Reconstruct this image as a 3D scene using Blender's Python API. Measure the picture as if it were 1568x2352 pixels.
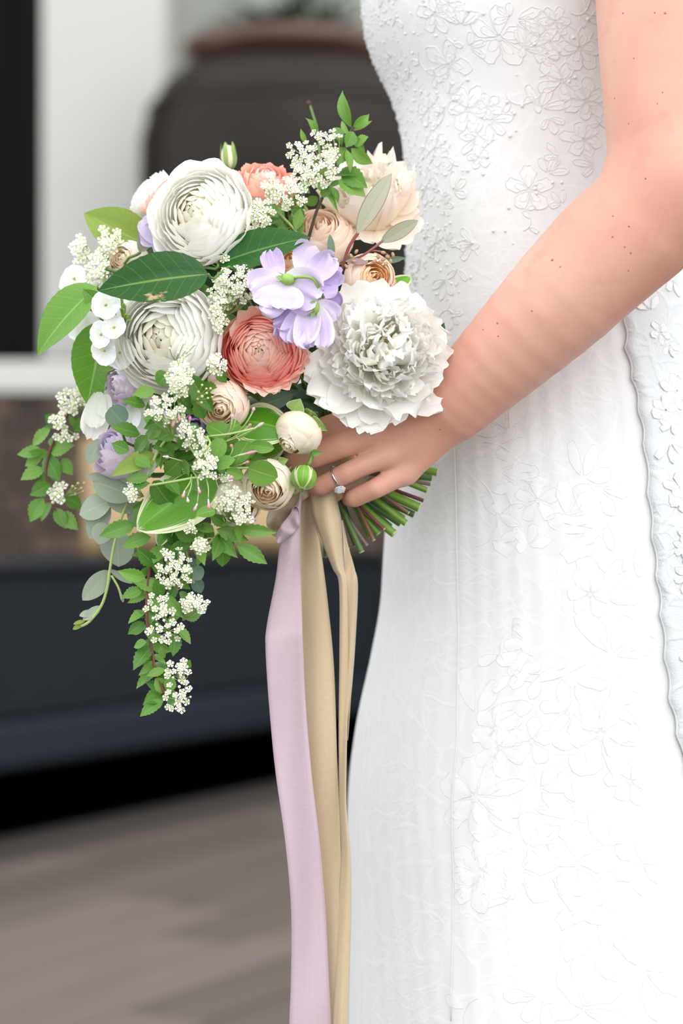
import bpy, math, random
import numpy as np
from mathutils import Vector, Matrix, Quaternion
from mathutils.bvhtree import BVHTree

for o in list(bpy.data.objects):
    bpy.data.objects.remove(o, do_unlink=True)
scene = bpy.context.scene
COL = scene.collection
random.seed(7)

# ------------------------------------------------------------------ camera
CAM_H, LENS, SENSOR = 0.85, 85.0, 36.0
FPX = 2352 * LENS / SENSOR
cam_data = bpy.data.cameras.new('camera')
cam_data.sensor_fit = 'VERTICAL'
cam_data.sensor_height = SENSOR
cam_data.sensor_width = 24.0
cam_data.lens = LENS
cam_data.clip_start = 0.05
cam_data.clip_end = 100
cam_data.dof.use_dof = True
cam_data.dof.focus_distance = 1.70
cam_data.dof.aperture_fstop = 4.5
cam = bpy.data.objects.new('camera', cam_data)
COL.objects.link(cam)
cam.location = (0, 0, CAM_H)
cam.rotation_euler = (math.pi / 2, 0, 0)
scene.camera = cam

# ------------------------------------------------------------------ light
world = bpy.data.worlds.new('soft_daylight')
scene.world = world
world.use_nodes = True
wb = world.node_tree.nodes['Background']
wb.inputs['Color'].default_value = (0.97, 0.985, 1.0, 1)
wb.inputs['Strength'].default_value = 1.07
sun_d = bpy.data.lights.new('hazy_sun', 'SUN')
sun_d.energy = 0.72
sun_d.angle = math.radians(60)
sun_d.color = (1.0, 0.985, 0.96)
sun = bpy.data.objects.new('hazy_sun', sun_d)
COL.objects.link(sun)
sun.rotation_euler = Vector((-0.42, 0.75, -0.62)).to_track_quat('-Z', 'Y').to_euler()
sun.location = (2, -3, 4)
vs = scene.view_settings
vs.view_transform = 'Standard'
vs.look = 'None'
vs.gamma = 1.0
vs.use_curve_mapping = False
vs.exposure = 0.92
scene.cycles.max_bounces = 14
scene.cycles.diffuse_bounces = 9
scene.cycles.transmission_bounces = 10

# ------------------------------------------------------------------ helpers
def P(px, py, Y):
    return Vector(((px - 784) / FPX * Y, Y, CAM_H - (py - 1176) / FPX * Y))

def lin(c):
    out = []
    for v in c[:3]:
        v = v / 255.0
        out.append(v / 12.92 if v <= 0.04045 else ((v + 0.055) / 1.055) ** 2.4)
    return tuple(out) + (1.0,)

def tag(o, label=None, cat=None, group=None, kind=None):
    if label: o['label'] = label
    if cat: o['category'] = cat
    if group: o['group'] = group
    if kind: o['kind'] = kind
    return o

def empty(name, loc, label=None, cat=None, group=None):
    o = bpy.data.objects.new(name, None)
    o.empty_display_size = 0.01
    COL.objects.link(o)
    o.location = loc
    return tag(o, label, cat, group)

def link(name, mesh, parent=None, M=None):
    """M: matrix in world space when parent is an unrotated chain at .location offsets, else local"""
    o = bpy.data.objects.new(name, mesh)
    COL.objects.link(o)
    if parent is not None:
        o.parent = parent
    if M is not None:
        o.matrix_local = M
    return o

def mk_mesh(name, verts, faces, mat=None, uvs=None, smooth=True):
    me = bpy.data.meshes.new(name)
    me.from_pydata([tuple(v) for v in verts], [], [tuple(f) for f in faces])
    if smooth:
        me.polygons.foreach_set('use_smooth', [True] * len(me.polygons))
    if uvs is not None:
        ul = me.uv_layers.new(name='UVMap')
        li = np.empty(len(me.loops), dtype=np.int32)
        me.loops.foreach_get('vertex_index', li)
        ul.data.foreach_set('uv', np.asarray(uvs, dtype=np.float32)[li].ravel())
    if mat is not None:
        me.materials.append(mat)
    me.update()
    return me

def grid_faces(nu, nv, off=0, closed_v=False):
    f = []
    m = nv if closed_v else nv - 1
    for i in range(nu - 1):
        for j in range(m):
            a = off + i * nv + j
            b = off + i * nv + (j + 1) % nv
            f.append((a, b, b + nv, a + nv))
    return f

class MB:
    def __init__(s):
        s.v, s.f = [], []
    def box(s, x0, x1, y0, y1, z0, z1):
        o = len(s.v)
        s.v += [(x, y, z) for z in (z0, z1) for y in (y0, y1) for x in (x0, x1)]
        s.f += [tuple(o + i for i in q) for q in ((0,2,3,1),(4,5,7,6),(0,1,5,4),(2,6,7,3),(0,4,6,2),(1,3,7,5))]
        return s
    def tube(s, pts, r, n=6, cap=True):
        pts = [Vector(p) for p in pts]
        rs = r if isinstance(r, (list, tuple)) else [r] * len(pts)
        o = len(s.v)
        up = None
        for i, p in enumerate(pts):
            d = (pts[min(i + 1, len(pts) - 1)] - pts[max(i - 1, 0)])
            if d.length < 1e-9: d = Vector((0, 0, 1))
            d.normalize()
            if up is None:
                up = d.orthogonal().normalized()
            up = (up - d * up.dot(d))
            if up.length < 1e-6: up = d.orthogonal()
            up.normalize()
            w = d.cross(up)
            for k in range(n):
                a = 2 * math.pi * k / n
                s.v.append(p + (up * math.cos(a) + w * math.sin(a)) * rs[i])
        s.f += grid_faces(len(pts), n, o, True)
        if cap:
            s.f.append(tuple(o + k for k in reversed(range(n))))
            e = o + (len(pts) - 1) * n
            s.f.append(tuple(e + k for k in range(n)))
        return s
    def ball(s, c, r, nu=6, nv=8, sc=(1, 1, 1), R=None):
        o = len(s.v)
        c = Vector(c)
        def pt(a, b):
            q = Vector((math.sin(a) * math.cos(b) * sc[0], math.sin(a) * math.sin(b) * sc[1], math.cos(a) * sc[2])) * r
            return c + (R @ q if R is not None else q)
        s.v.append(pt(0, 0))
        for i in range(1, nu):
            for j in range(nv):
                s.v.append(pt(math.pi * i / nu, 2 * math.pi * j / nv))
        s.v.append(pt(math.pi, 0))
        for j in range(nv):
            s.f.append((o, o + 1 + j, o + 1 + (j + 1) % nv))
        for i in range(nu - 2):
            a = o + 1 + i * nv
            for j in range(nv):
                k = (j + 1) % nv
                s.f.append((a + j, a + nv + j, a + nv + k, a + k))
        a = o + 1 + (nu - 2) * nv
        e = len(s.v) - 1
        for j in range(nv):
            s.f.append((a + j, e, a + (j + 1) % nv))
        return s
    def lathe(s, prof, n=32, c=(0, 0, 0)):
        o = len(s.v)
        for (r, z) in prof:
            for k in range(n):
                a = 2 * math.pi * k / n
                s.v.append((c[0] + r * math.cos(a), c[1] + r * math.sin(a), c[2] + z))
        s.f += grid_faces(len(prof), n, o, True)
        return s
    def mesh(s, name, mat, smooth=True):
        return mk_mesh(name, s.v, s.f, mat, None, smooth)
    def build(s, name, mat, parent=None, smooth=True, origin=None):
        if origin is None and parent is not None and parent.type == 'EMPTY' and not parent.parent:
            pass
        return link(name, s.mesh(name, mat, smooth), parent)

def local(pts, parent_loc):
    L = Vector(parent_loc)
    return [Vector(p) - L for p in pts]

def bez(p0, p1, p2, p3, n):
    out = []
    for i in range(n):
        t = i / (n - 1)
        out.append(p0 * (1 - t) ** 3 + p1 * 3 * t * (1 - t) ** 2 + p2 * 3 * t * t * (1 - t) + p3 * t ** 3)
    return out

def spline(pts, n):
    """catmull-rom through pts"""
    pts = [Vector(p) for p in pts]
    if len(pts) == 2:
        return [pts[0].lerp(pts[1], i / (n - 1)) for i in range(n)]
    out = []
    m = len(pts) - 1
    for i in range(n):
        t = i / (n - 1) * m
        k = min(int(t), m - 1)
        t -= k
        p0 = pts[max(k - 1, 0)]; p1 = pts[k]; p2 = pts[k + 1]; p3 = pts[min(k + 2, m)]
        out.append(0.5 * ((2 * p1) + (p2 - p0) * t + (2 * p0 - 5 * p1 + 4 * p2 - p3) * t * t + (3 * p1 - p0 - 3 * p2 + p3) * t ** 3))
    return out

# ------------------------------------------------------------------ materials
def nmat(name):
    m = bpy.data.materials.new(name)
    m.use_nodes = True
    nt = m.node_tree
    return m, nt, nt.nodes['Principled BSDF'], nt.nodes['Material Output']

def mixc(nt, fac, a, b, blend='MIX'):
    n = nt.nodes.new('ShaderNodeMix')
    n.data_type = 'RGBA'
    n.blend_type = blend
    for sock, val in ((n.inputs[0], fac), (n.inputs[6], a), (n.inputs[7], b)):
        if hasattr(val, 'is_linked') or isinstance(val, bpy.types.NodeSocket):
            nt.links.new(val, sock)
        else:
            sock.default_value = val
    return n.outputs[2]

def math_n(nt, op, a, b=None, c=None, clamp=False):
    n = nt.nodes.new('ShaderNodeMath')
    n.operation = op
    n.use_clamp = clamp
    for i, v in enumerate((a, b, c)):
        if v is None: continue
        if isinstance(v, bpy.types.NodeSocket): nt.links.new(v, n.inputs[i])
        else: n.inputs[i].default_value = v
    return n.outputs[0]

def smooth_n(nt, v, lo, hi, a=0.0, b=1.0):
    n = nt.nodes.new('ShaderNodeMapRange')
    n.interpolation_type = 'SMOOTHSTEP'
    nt.links.new(v, n.inputs[0])
    n.inputs[1].default_value = lo; n.inputs[2].default_value = hi
    n.inputs[3].default_value = a; n.inputs[4].default_value = b
    return n.outputs[0]

def noise_n(nt, scale, detail=3, vec=None, rough=0.5, dist=0.0):
    n = nt.nodes.new('ShaderNodeTexNoise')
    n.inputs['Scale'].default_value = scale
    n.inputs['Detail'].default_value = detail
    n.inputs['Roughness'].default_value = rough
    n.inputs['Distortion'].default_value = dist
    if vec is not None: nt.links.new(vec, n.inputs['Vector'])
    return n.outputs[0]

def coord(nt, which='Object', scale=None):
    t = nt.nodes.new('ShaderNodeTexCoord')
    out = t.outputs[which]
    if scale is not None:
        m = nt.nodes.new('ShaderNodeMapping')
        m.inputs['Scale'].default_value = scale
        nt.links.new(out, m.inputs['Vector'])
        out = m.outputs[0]
    return out

def bump_n(nt, h, strength, dist, bsdf):
    b = nt.nodes.new('ShaderNodeBump')
    b.inputs['Strength'].default_value = strength
    b.inputs['Distance'].default_value = dist
    nt.links.new(h, b.inputs['Height'])
    nt.links.new(b.outputs[0], bsdf.inputs['Normal'])
    return b.outputs[0]

def simple_mat(name, rgb, rough=0.5, var=0.12, scale=30, metal=0.0, bump=0.0, bdist=0.002, spec=0.5):
    m, nt, bs, out = nmat(name)
    c = lin(rgb)
    n = noise_n(nt, scale, 4, coord(nt))
    dark = tuple(x * (1 - var * 1.6) for x in c[:3]) + (1,)
    light = tuple(min(1, x * (1 + var)) for x in c[:3]) + (1,)
    nt.links.new(mixc(nt, n, dark, light), bs.inputs['Base Color'])
    bs.inputs['Roughness'].default_value = rough
    bs.inputs['Metallic'].default_value = metal
    bs.inputs['Specular IOR Level'].default_value = spec
    if bump: bump_n(nt, n, bump, bdist, bs)
    return m

def add_translucent(nt, bs, out, colsock, fac, normal=None):
    tr = nt.nodes.new('ShaderNodeBsdfTranslucent')
    if isinstance(colsock, bpy.types.NodeSocket): nt.links.new(colsock, tr.inputs[0])
    else: tr.inputs[0].default_value = colsock
    mx = nt.nodes.new('ShaderNodeMixShader')
    mx.inputs[0].default_value = fac
    nt.links.new(bs.outputs[0], mx.inputs[1])
    nt.links.new(tr.outputs[0], mx.inputs[2])
    nt.links.new(mx.outputs[0], out.inputs[0])

def petal_mat(name, base, mid, tip, rough=0.55, trans=0.28, streak=0.25, edge=None):
    """colour runs from the claw to the lip of the petal (uv.x), with fine veins along it"""
    m, nt, bs, out = nmat(name)
    uv = nt.nodes.new('ShaderNodeTexCoord').outputs['UV']
    sep = nt.nodes.new('ShaderNodeSeparateXYZ')
    nt.links.new(uv, sep.inputs[0])
    cr = nt.nodes.new('ShaderNodeValToRGB')
    el = cr.color_ramp.elements
    el[0].position = 0.1; el[0].color = lin(base)
    el[1].position = 0.95; el[1].color = lin(tip)
    e = el.new(0.5); e.color = lin(mid)
    if edge is not None:
        e = el.new(1.0); e.color = lin(edge)
    nt.links.new(sep.outputs[0], cr.inputs[0])
    mp = nt.nodes.new('ShaderNodeMapping')
    mp.inputs['Scale'].default_value = (2.0, 34.0, 1)
    nt.links.new(uv, mp.inputs['Vector'])
    st = noise_n(nt, 1.0, 3, mp.outputs[0])
    oi = nt.nodes.new('ShaderNodeObjectInfo')
    dk = tuple(x * 0.86 for x in lin(mid)[:3]) + (1,)
    c = mixc(nt, math_n(nt, 'MULTIPLY', smooth_n(nt, st, 0.45, 0.75), streak), cr.outputs[0], dk)
    c = mixc(nt, math_n(nt, 'MULTIPLY', oi.outputs['Random'], 0.12), c, lin(mid))
    nt.links.new(c, bs.inputs['Base Color'])
    bs.inputs['Roughness'].default_value = rough
    bs.inputs['Specular IOR Level'].default_value = 0.25
    bump_n(nt, st, 0.25, 0.0006, bs)
    add_translucent(nt, bs, out, c, trans)
    return m

def leaf_mat(name, dark, light, vein, rough=0.4, trans=0.22, nveins=9.0, vs=0.55, margin=None, blotch=None, spec=0.5, edge=None):
    m, nt, bs, out = nmat(name)
    uv = nt.nodes.new('ShaderNodeTexCoord').outputs['UV']
    sep = nt.nodes.new('ShaderNodeSeparateXYZ')
    nt.links.new(uv, sep.inputs[0])
    u = sep.outputs[0]
    v = math_n(nt, 'ABSOLUTE', math_n(nt, 'MULTIPLY_ADD', sep.outputs[1], 2.0, -1.0))
    ns = noise_n(nt, 55, 4, coord(nt))
    oi = nt.nodes.new('ShaderNodeObjectInfo')
    f = math_n(nt, 'ADD', math_n(nt, 'MULTIPLY', ns, 0.7), math_n(nt, 'MULTIPLY_ADD', oi.outputs['Random'], 0.7, -0.2), clamp=True)
    c = mixc(nt, f, lin(dark), lin(light))
    # side veins sweeping from the midrib to the tip
    ph = math_n(nt, 'FRACT', math_n(nt, 'MULTIPLY', math_n(nt, 'SUBTRACT', u, math_n(nt, 'MULTIPLY', v, 0.16)), nveins))
    tri = math_n(nt, 'ABSOLUTE', math_n(nt, 'SUBTRACT', ph, 0.5))
    sv = math_n(nt, 'MULTIPLY', smooth_n(nt, tri, 0.05, 0.0), vs * 0.55)
    mr = math_n(nt, 'MULTIPLY', smooth_n(nt, v, 0.07, 0.02), vs * 1.5, clamp=True)
    vm = math_n(nt, 'MAXIMUM', sv, mr)
    if margin is not None:
        mp = nt.nodes.new('ShaderNodeMapping')
        mp.inputs['Scale'].default_value = (1.6, 26.0, 1)
        nt.links.new(uv, mp.inputs['Vector'])
        sn = noise_n(nt, 1.0, 3, mp.outputs[0])
        mm = math_n(nt, 'ADD', v, math_n(nt, 'MULTIPLY_ADD', sn, 0.9, -0.45))
        mk = smooth_n(nt, mm, 0.70, 0.82)
        tipm = smooth_n(nt, math_n(nt, 'ADD', u, math_n(nt, 'MULTIPLY_ADD', sn, 0.35, -0.17)), 0.93, 1.0)
        c = mixc(nt, math_n(nt, 'MAXIMUM', mk, tipm), c, lin(margin))
    if edge is not None:
        c = mixc(nt, smooth_n(nt, v, 0.86, 0.98), c, lin(edge))
    c = mixc(nt, vm, c, lin(vein))
    if blotch is not None:
        bn = noise_n(nt, 7.0, 6, uv, 0.7)
        dx = math_n(nt, 'MULTIPLY', math_n(nt, 'SUBTRACT', u, 0.5), 1.0)
        dy = math_n(nt, 'MULTIPLY', math_n(nt, 'SUBTRACT', sep.outputs[1], blotch[1]), 1.0)
        dd = math_n(nt, 'SQRT', math_n(nt, 'ADD', math_n(nt, 'MULTIPLY', dx, dx), math_n(nt, 'MULTIPLY', dy, dy)))
        dd = math_n(nt, 'ADD', dd, math_n(nt, 'MULTIPLY_ADD', bn, 0.6, -0.28))
        c = mixc(nt, smooth_n(nt, dd, 0.12, 0.05), c, lin(blotch[0]))
    nt.links.new(c, bs.inputs['Base Color'])
    bs.inputs['Roughness'].default_value = rough
    bs.inputs['Specular IOR Level'].default_value = spec
    h = math_n(nt, 'ADD', math_n(nt, 'MULTIPLY', ns, 0.5), math_n(nt, 'MULTIPLY', vm, -1.0))
    bump_n(nt, h, 0.35, 0.0008, bs)
    add_translucent(nt, bs, out, c, trans)
    return m
# ================================================================== setting
def wood_mat(name, dark, light):
    m, nt, bs, out = nmat(name)
    oi = nt.nodes.new('ShaderNodeObjectInfo')
    t = nt.nodes.new('ShaderNodeTexCoord').outputs['Object']
    mp = nt.nodes.new('ShaderNodeMapping')
    mp.inputs['Scale'].default_value = (1.2, 16, 4)
    nt.links.new(t, mp.inputs['Vector'])
    ad = nt.nodes.new('ShaderNodeVectorMath'); ad.operation = 'ADD'
    nt.links.new(mp.outputs[0], ad.inputs[0])
    sc = nt.nodes.new('ShaderNodeVectorMath'); sc.operation = 'SCALE'
    sc.inputs[0].default_value = (37, 91, 13)
    nt.links.new(oi.outputs['Random'], sc.inputs['Scale'])
    nt.links.new(sc.outputs[0], ad.inputs[1])
    g = noise_n(nt, 1.3, 6, ad.outputs[0], 0.6, 0.8)
    f = math_n(nt, 'ADD', math_n(nt, 'MULTIPLY', g, 0.75), math_n(nt, 'MULTIPLY_ADD', oi.outputs['Random'], 0.5, -0.15), clamp=True)
    nt.links.new(mixc(nt, f, lin(dark), lin(light)), bs.inputs['Base Color'])
    bs.inputs['Roughness'].default_value = 0.55
    bump_n(nt, g, 0.2, 0.003, bs)
    return m

M_plank = wood_mat('weathered_oak_plank', (66, 56, 50), (110, 99, 91))
M_sub = simple_mat('dark_joint', (52, 46, 42), 0.9)
def brick_mat():
    m, nt, bs, out = nmat('dark_brown_stone')
    oi = nt.nodes.new('ShaderNodeObjectInfo')
    n = noise_n(nt, 9, 4, coord(nt))
    f = math_n(nt, 'ADD', math_n(nt, 'MULTIPLY', n, 0.4), math_n(nt, 'MULTIPLY', oi.outputs['Random'], 0.7), clamp=True)
    nt.links.new(mixc(nt, f, lin((30, 27, 28)), lin((94, 78, 64))), bs.inputs['Base Color'])
    bs.inputs['Roughness'].default_value = 0.8
    bump_n(nt, n, 0.5, 0.01, bs)
    return m
M_brick = brick_mat()
M_mortar = simple_mat('dark_mortar', (44, 39, 36), 0.95)
M_white_stone = simple_mat('white_stone_cap', (184, 184, 178), 0.7, 0.04, 8)
M_white_paint = simple_mat('white_column_paint', (178, 178, 173), 0.75, 0.02, 5)
M_grey_wall = simple_mat('pale_grey_wall_paint', (140, 143, 137), 0.85, 0.03, 4)
M_black = simple_mat('black_frame_paint', (5, 6, 7), 0.7, 0.1, spec=0.1)
M_navy = simple_mat('navy_painted_panel', (24, 28, 34), 0.7, 0.12, 12, spec=0.15)
M_navy2 = simple_mat('navy_rail', (24, 30, 38), 0.6, 0.08, 12, spec=0.2)
M_plinth = simple_mat('plinth_shadow_black', (1, 1, 1), 1.0, 0.1, spec=0.0)  # near-black colour stands for the shadow beneath the bench
M_tan = simple_mat('tan_leather', (178, 153, 112), 0.5, 0.06, 10, bump=0.1)

# floor: weathered planks running the same way as the long dark bench
ang = math.atan2(0.889, 0.458)
floor = MB().box(-6, 6, -3, 12, -0.06, -0.012).build('floor', M_sub, smooth=False)
tag(floor, kind='structure')
PW, PL = 0.17, 1.5
pm = MB().box(0, PL - 0.006, 0, PW - 0.006, -0.012, 0.0).mesh('plank', M_plank, False)
rng = random.Random(3)
for j in range(-26, 16):
    offs = rng.uniform(0, PL)
    for i in range(-4, 8):
        lx, ly = i * PL + offs, j * PW
        cx, cy = lx + PL / 2, ly
        wx = cx * math.cos(ang) - cy * math.sin(ang)
        wy = cx * math.sin(ang) + cy * math.cos(ang) + 1.5
        if -2.6 < wx < 1.6 and 2.0 < wy < 8.6:
            p = link('plank', pm, floor)
            p.location = (lx * math.cos(ang) - ly * math.sin(ang), lx * math.sin(ang) + ly * math.cos(ang) + 1.5, 0)
            p.rotation_euler = (0, 0, ang)

def bevel(o, w=0.01, seg=2):
    b = o.modifiers.new('bevel', 'BEVEL')
    b.width = w; b.segments = seg
    return o

# back wall, column, dark doorway
wall = MB().box(-6, 6, 10.3, 10.45, 0, 5).build('wall_back', M_grey_wall, smooth=False)
tag(wall, kind='structure')
colm = bevel(MB().box(-1.222, -0.722, 9.86, 10.3, 1.386, 5).build('wall_column', M_white_paint, smooth=False), 0.012)
tag(colm, kind='structure')
door = MB().box(-3.2, -1.228, 9.95, 10.3, 1.47, 5).build('door_1', M_black, smooth=False)
tag(door, kind='structure')
MB().box(-1.32, -1.228, 9.88, 9.95, 1.47, 5).build('door_frame', M_black, door, smooth=False)
bb = MB().box(-3.2, -0.6, 9.80, 9.86, 1.386, 1.47).build('baseboard_back', M_black, smooth=False)
tag(bb, kind='structure')

# brick planter wall with white stone cap
pw = MB().box(-3.2, 3.0, 8.62, 10.3, 0, 1.27).build('wall_planter', M_mortar, smooth=False)
tag(pw, kind='structure')
bw, bh = 0.105, 0.07
bms = []
for k in range(4):
    r2 = random.Random(k)
    mb = MB().box(0, bw - 0.008, -0.022 - r2.uniform(0, 0.012), 0, 0, bh - 0.008)
    bms.append(mb.mesh('brick', M_brick, False))
rng = random.Random(5)
nb = 0
for r in range(10):
    for c in range(-22, 8):
        z = 1.268 - (r + 1) * bh
        x = c * bw + (bw / 2 if r % 2 else 0)
        b = link('brick', bms[rng.randrange(4)], pw)
        b.location = (x, 8.62, z)
tr = bevel(MB().box(-3.2, 3.0, 8.56, 10.3, 1.27, 1.386).build('trim_1', M_white_stone, smooth=False), 0.012)
tag(tr, kind='structure')

# long dark bench standing at an angle
A = Vector((-0.88, 6.26, 0)); d = Vector((0.458, 0.889, 0)); nrm = Vector((0.889, -0.458, 0))
bench = empty('lounge_bench', A, 'long dark navy bench with a paler base rail and recessed plinth blackened as shadow', 'bench')
bench.rotation_euler = (0, 0, ang)
# local: x along bench, y: +y = left of direction = away from viewer side
def bpart(name, x0, x1, y0, y1, z0, z1, m, bv):
    return bevel(MB().box(x0, x1, y0, y1, z0, z1).build(name, m, bench, smooth=False), bv)
bpart('seat_body', -2.2, 2.35, 0.03, 0.47, 0.30, 0.69, M_navy, 0.02)
bpart('seat_top', -2.22, 2.37, 0.01, 0.48, 0.69, 0.713, M_navy, 0.008)
bpart('base_rail', -2.22, 2.37, -0.01, 0.47, 0.175, 0.302, M_navy2, 0.02)
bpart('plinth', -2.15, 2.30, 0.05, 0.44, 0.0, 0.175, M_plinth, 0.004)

# tan cushion on the bench behind the flowers
def cushion(name, w, h, t, mat):
    nu, nv = 18, 14
    v, f = [], []
    for s in (1, -1):
        o = len(v)
        for i in range(nu):
            for j in range(nv):
                a, b = -1 + 2 * i / (nu - 1), -1 + 2 * j / (nv - 1)
                e = (1 - a ** 6) * (1 - b ** 6)
                k = 1 - 0.05 * (1 - abs(a)) ** 1 * abs(b) - 0.03 * abs(a) * (1 - abs(b))
                v.append((a * w / 2, -s * (t / 2) * max(e, 0) ** 0.45, (b * k) * h / 2 + h / 2))
        g = grid_faces(nu, nv, o)
        f += g if s > 0 else [tuple(reversed(q)) for q in g]
    return mk_mesh(name, v, f, mat)
cu = empty('tan_cushion', (-0.45, 7.90, 0.713), 'plain tan leather cushion propped on the dark bench behind the bouquet', 'cushion')
link('cushion_cover', cushion('cushion_cover', 0.78, 0.37, 0.15, M_tan), cu)
MB().tube([(-0.385, 0, 0.02), (-0.385, 0, 0.38)], 0.006, 6).build('piping', M_tan, cu)
MB().tube([(0.385, 0, 0.02), (0.385, 0, 0.38)], 0.006, 6).build('piping', M_tan, cu)

# big dark urn with planting, on the stone cap
def urn_mat():
    m, nt, bs, out = nmat('dark_bronze_glaze')
    t = coord(nt, 'Object', (3, 3, 26))
    n = noise_n(nt, 2.0, 5, t, 0.6, 0.5)
    nt.links.new(mixc(nt, n, lin((16, 12, 8)), lin((38, 30, 23))), bs.inputs['Base Color'])
    bs.inputs['Roughness'].default_value = 0.45; bs.inputs['Specular IOR Level'].default_value = 0.2
    bump_n(nt, n, 0.3, 0.01, bs)
    return m
M_urn = urn_mat()
M_rim = simple_mat('bronze_rim_glaze', (76, 52, 38), 0.3, 0.25, 7)
urn = empty('urn', (-0.19, 9.25, 1.386), 'huge dark brown glazed urn with copper rim holding green fronds', 'urn')
prof = [(0.0, 0), (0.33, 0), (0.40, 0.10), (0.49, 0.30), (0.555, 0.52), (0.583, 0.72), (0.578, 0.88), (0.545, 1.0), (0.49, 1.09), (0.42, 1.15), (0.375, 1.175)]
MB().lathe(prof, 56).build('urn_body', M_urn, urn)
MB().lathe([(0.375, 1.17), (0.40, 1.185), (0.425, 1.21), (0.425, 1.235), (0.40, 1.26), (0.36, 1.26), (0.33, 1.22), (0.31, 1.1)], 56).build('urn_rim', M_rim, urn)
for zz in (0.99, 0.55):
    rr = np.interp(zz, [p[1] for p in prof[1:]], [p[0] for p in prof[1:]])
    MB().lathe([(rr - 0.01, zz - 0.016), (rr + 0.008, zz - 0.008), (rr + 0.008, zz + 0.008), (rr - 0.01, zz + 0.016)], 56).build('urn_band', M_urn, urn)
MB().lathe([(0.34, 1.16), (0.0, 1.18)], 24).build('soil', M_sub, urn)
M_frond = leaf_mat('urn_frond_green', (14, 40, 14), (36, 70, 30), (54, 88, 44), 0.45, 0.15, 3)
fern = empty('potted_palm', (-0.19, 9.25, 2.56), 'dark green arching palm growing out of the big urn', 'plant')
lf = mk_mesh('leaflet', [(0, 0, 0), (0.022, 0.35, 0.0), (-0.022, 0.35, 0.0), (0.024, 0.7, -0.02), (-0.024, 0.7, -0.02), (0, 1, -0.06)],
             [(0, 1, 2), (1, 3, 4, 2), (3, 5, 4)], M_frond, [(0, .5), (.35, 1), (.35, 0), (.7, 1), (.7, 0), (1, .5)])
rng = random.Random(11)
for k in range(34):
    a = k * 2.4; L = rng.uniform(0.25, 0.42); el = rng.uniform(0.5, 1.2)
    dirv = Vector((math.cos(a) * math.cos(el), math.sin(a) * math.cos(el), math.sin(el)))
    pts = [Vector((0, 0, 0)) + dirv * L * t + Vector((math.cos(a), math.sin(a), -0.55)) * (0.10 * t * t) for t in [i / 8 for i in range(9)]]
    st = MB().tube(pts, [0.008 * (1 - i / 10) for i in range(9)], 5).build('frond', M_frond, fern)
    for i in range(1, 9):
        for s in (-1, 1):
            dd = (pts[i] - pts[i - 1]).normalized()
            side = dd.cross(Vector((0, 0, 1))).normalized() * s
            ld = (dd * 0.8 + side).normalized()
            q = ld.to_track_quat('Y', 'Z')
            sc = 0.22 * (1.15 - i / 9)
            link('leaflet', lf, st, Matrix.Translation(pts[i]) @ q.to_matrix().to_4x4() @ Matrix.Diagonal((sc * 3.2, sc, sc, 1)))
# ================================================================== person: arm and hand as one skin
def skin_mat():
    m, nt, bs, out = nmat('fair_skin')
    t = coord(nt)
    n1 = noise_n(nt, 9, 3, t); n2 = noise_n(nt, 60, 4, t); n3 = noise_n(nt, 420, 3, t)
    c = mixc(nt, smooth_n(nt, n1, 0.35, 0.7), lin((205, 150, 130)), lin((211, 164, 146)))
    c = mixc(nt, math_n(nt, 'MULTIPLY', smooth_n(nt, n2, 0.5, 0.75), 0.4), c, lin((202, 136, 124)))
    nt.links.new(c, bs.inputs['Base Color'])
    bs.inputs['Roughness'].default_value = 0.52
    bs.inputs['Specular IOR Level'].default_value = 0.35
    bs.inputs['Subsurface Weight'].default_value = 0.25
    bs.inputs['Subsurface Radius'].default_value = (0.006, 0.0025, 0.0015)
    bs.inputs['Subsurface Scale'].default_value = 1.0
    bump_n(nt, math_n(nt, 'ADD', n2, math_n(nt, 'MULTIPLY', n3, 0.4)), 0.12, 0.0006, bs)
    return m
M_skin = skin_mat()

VOX = 0.0016
gx0, gx1, gy0, gy1, gz0, gz1 = -0.075, 0.315, 1.63, 1.90, 0.83, 1.42
NX, NY, NZ = int((gx1 - gx0) / VOX) + 1, int((gy1 - gy0) / VOX) + 1, int((gz1 - gz0) / VOX) + 1
FIELD = np.full((NX, NY, NZ), 1.0, dtype=np.float32)
gX = (gx0 + VOX * np.arange(NX)).astype(np.float32)
gY = (gy0 + VOX * np.arange(NY)).astype(np.float32)
gZ = (gz0 + VOX * np.arange(NZ)).astype(np.float32)

def smin(a, b, k):
    h = np.clip(0.5 + 0.5 * (b - a) / k, 0, 1)
    return b + (a - b) * h - k * h * (1 - h)

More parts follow.
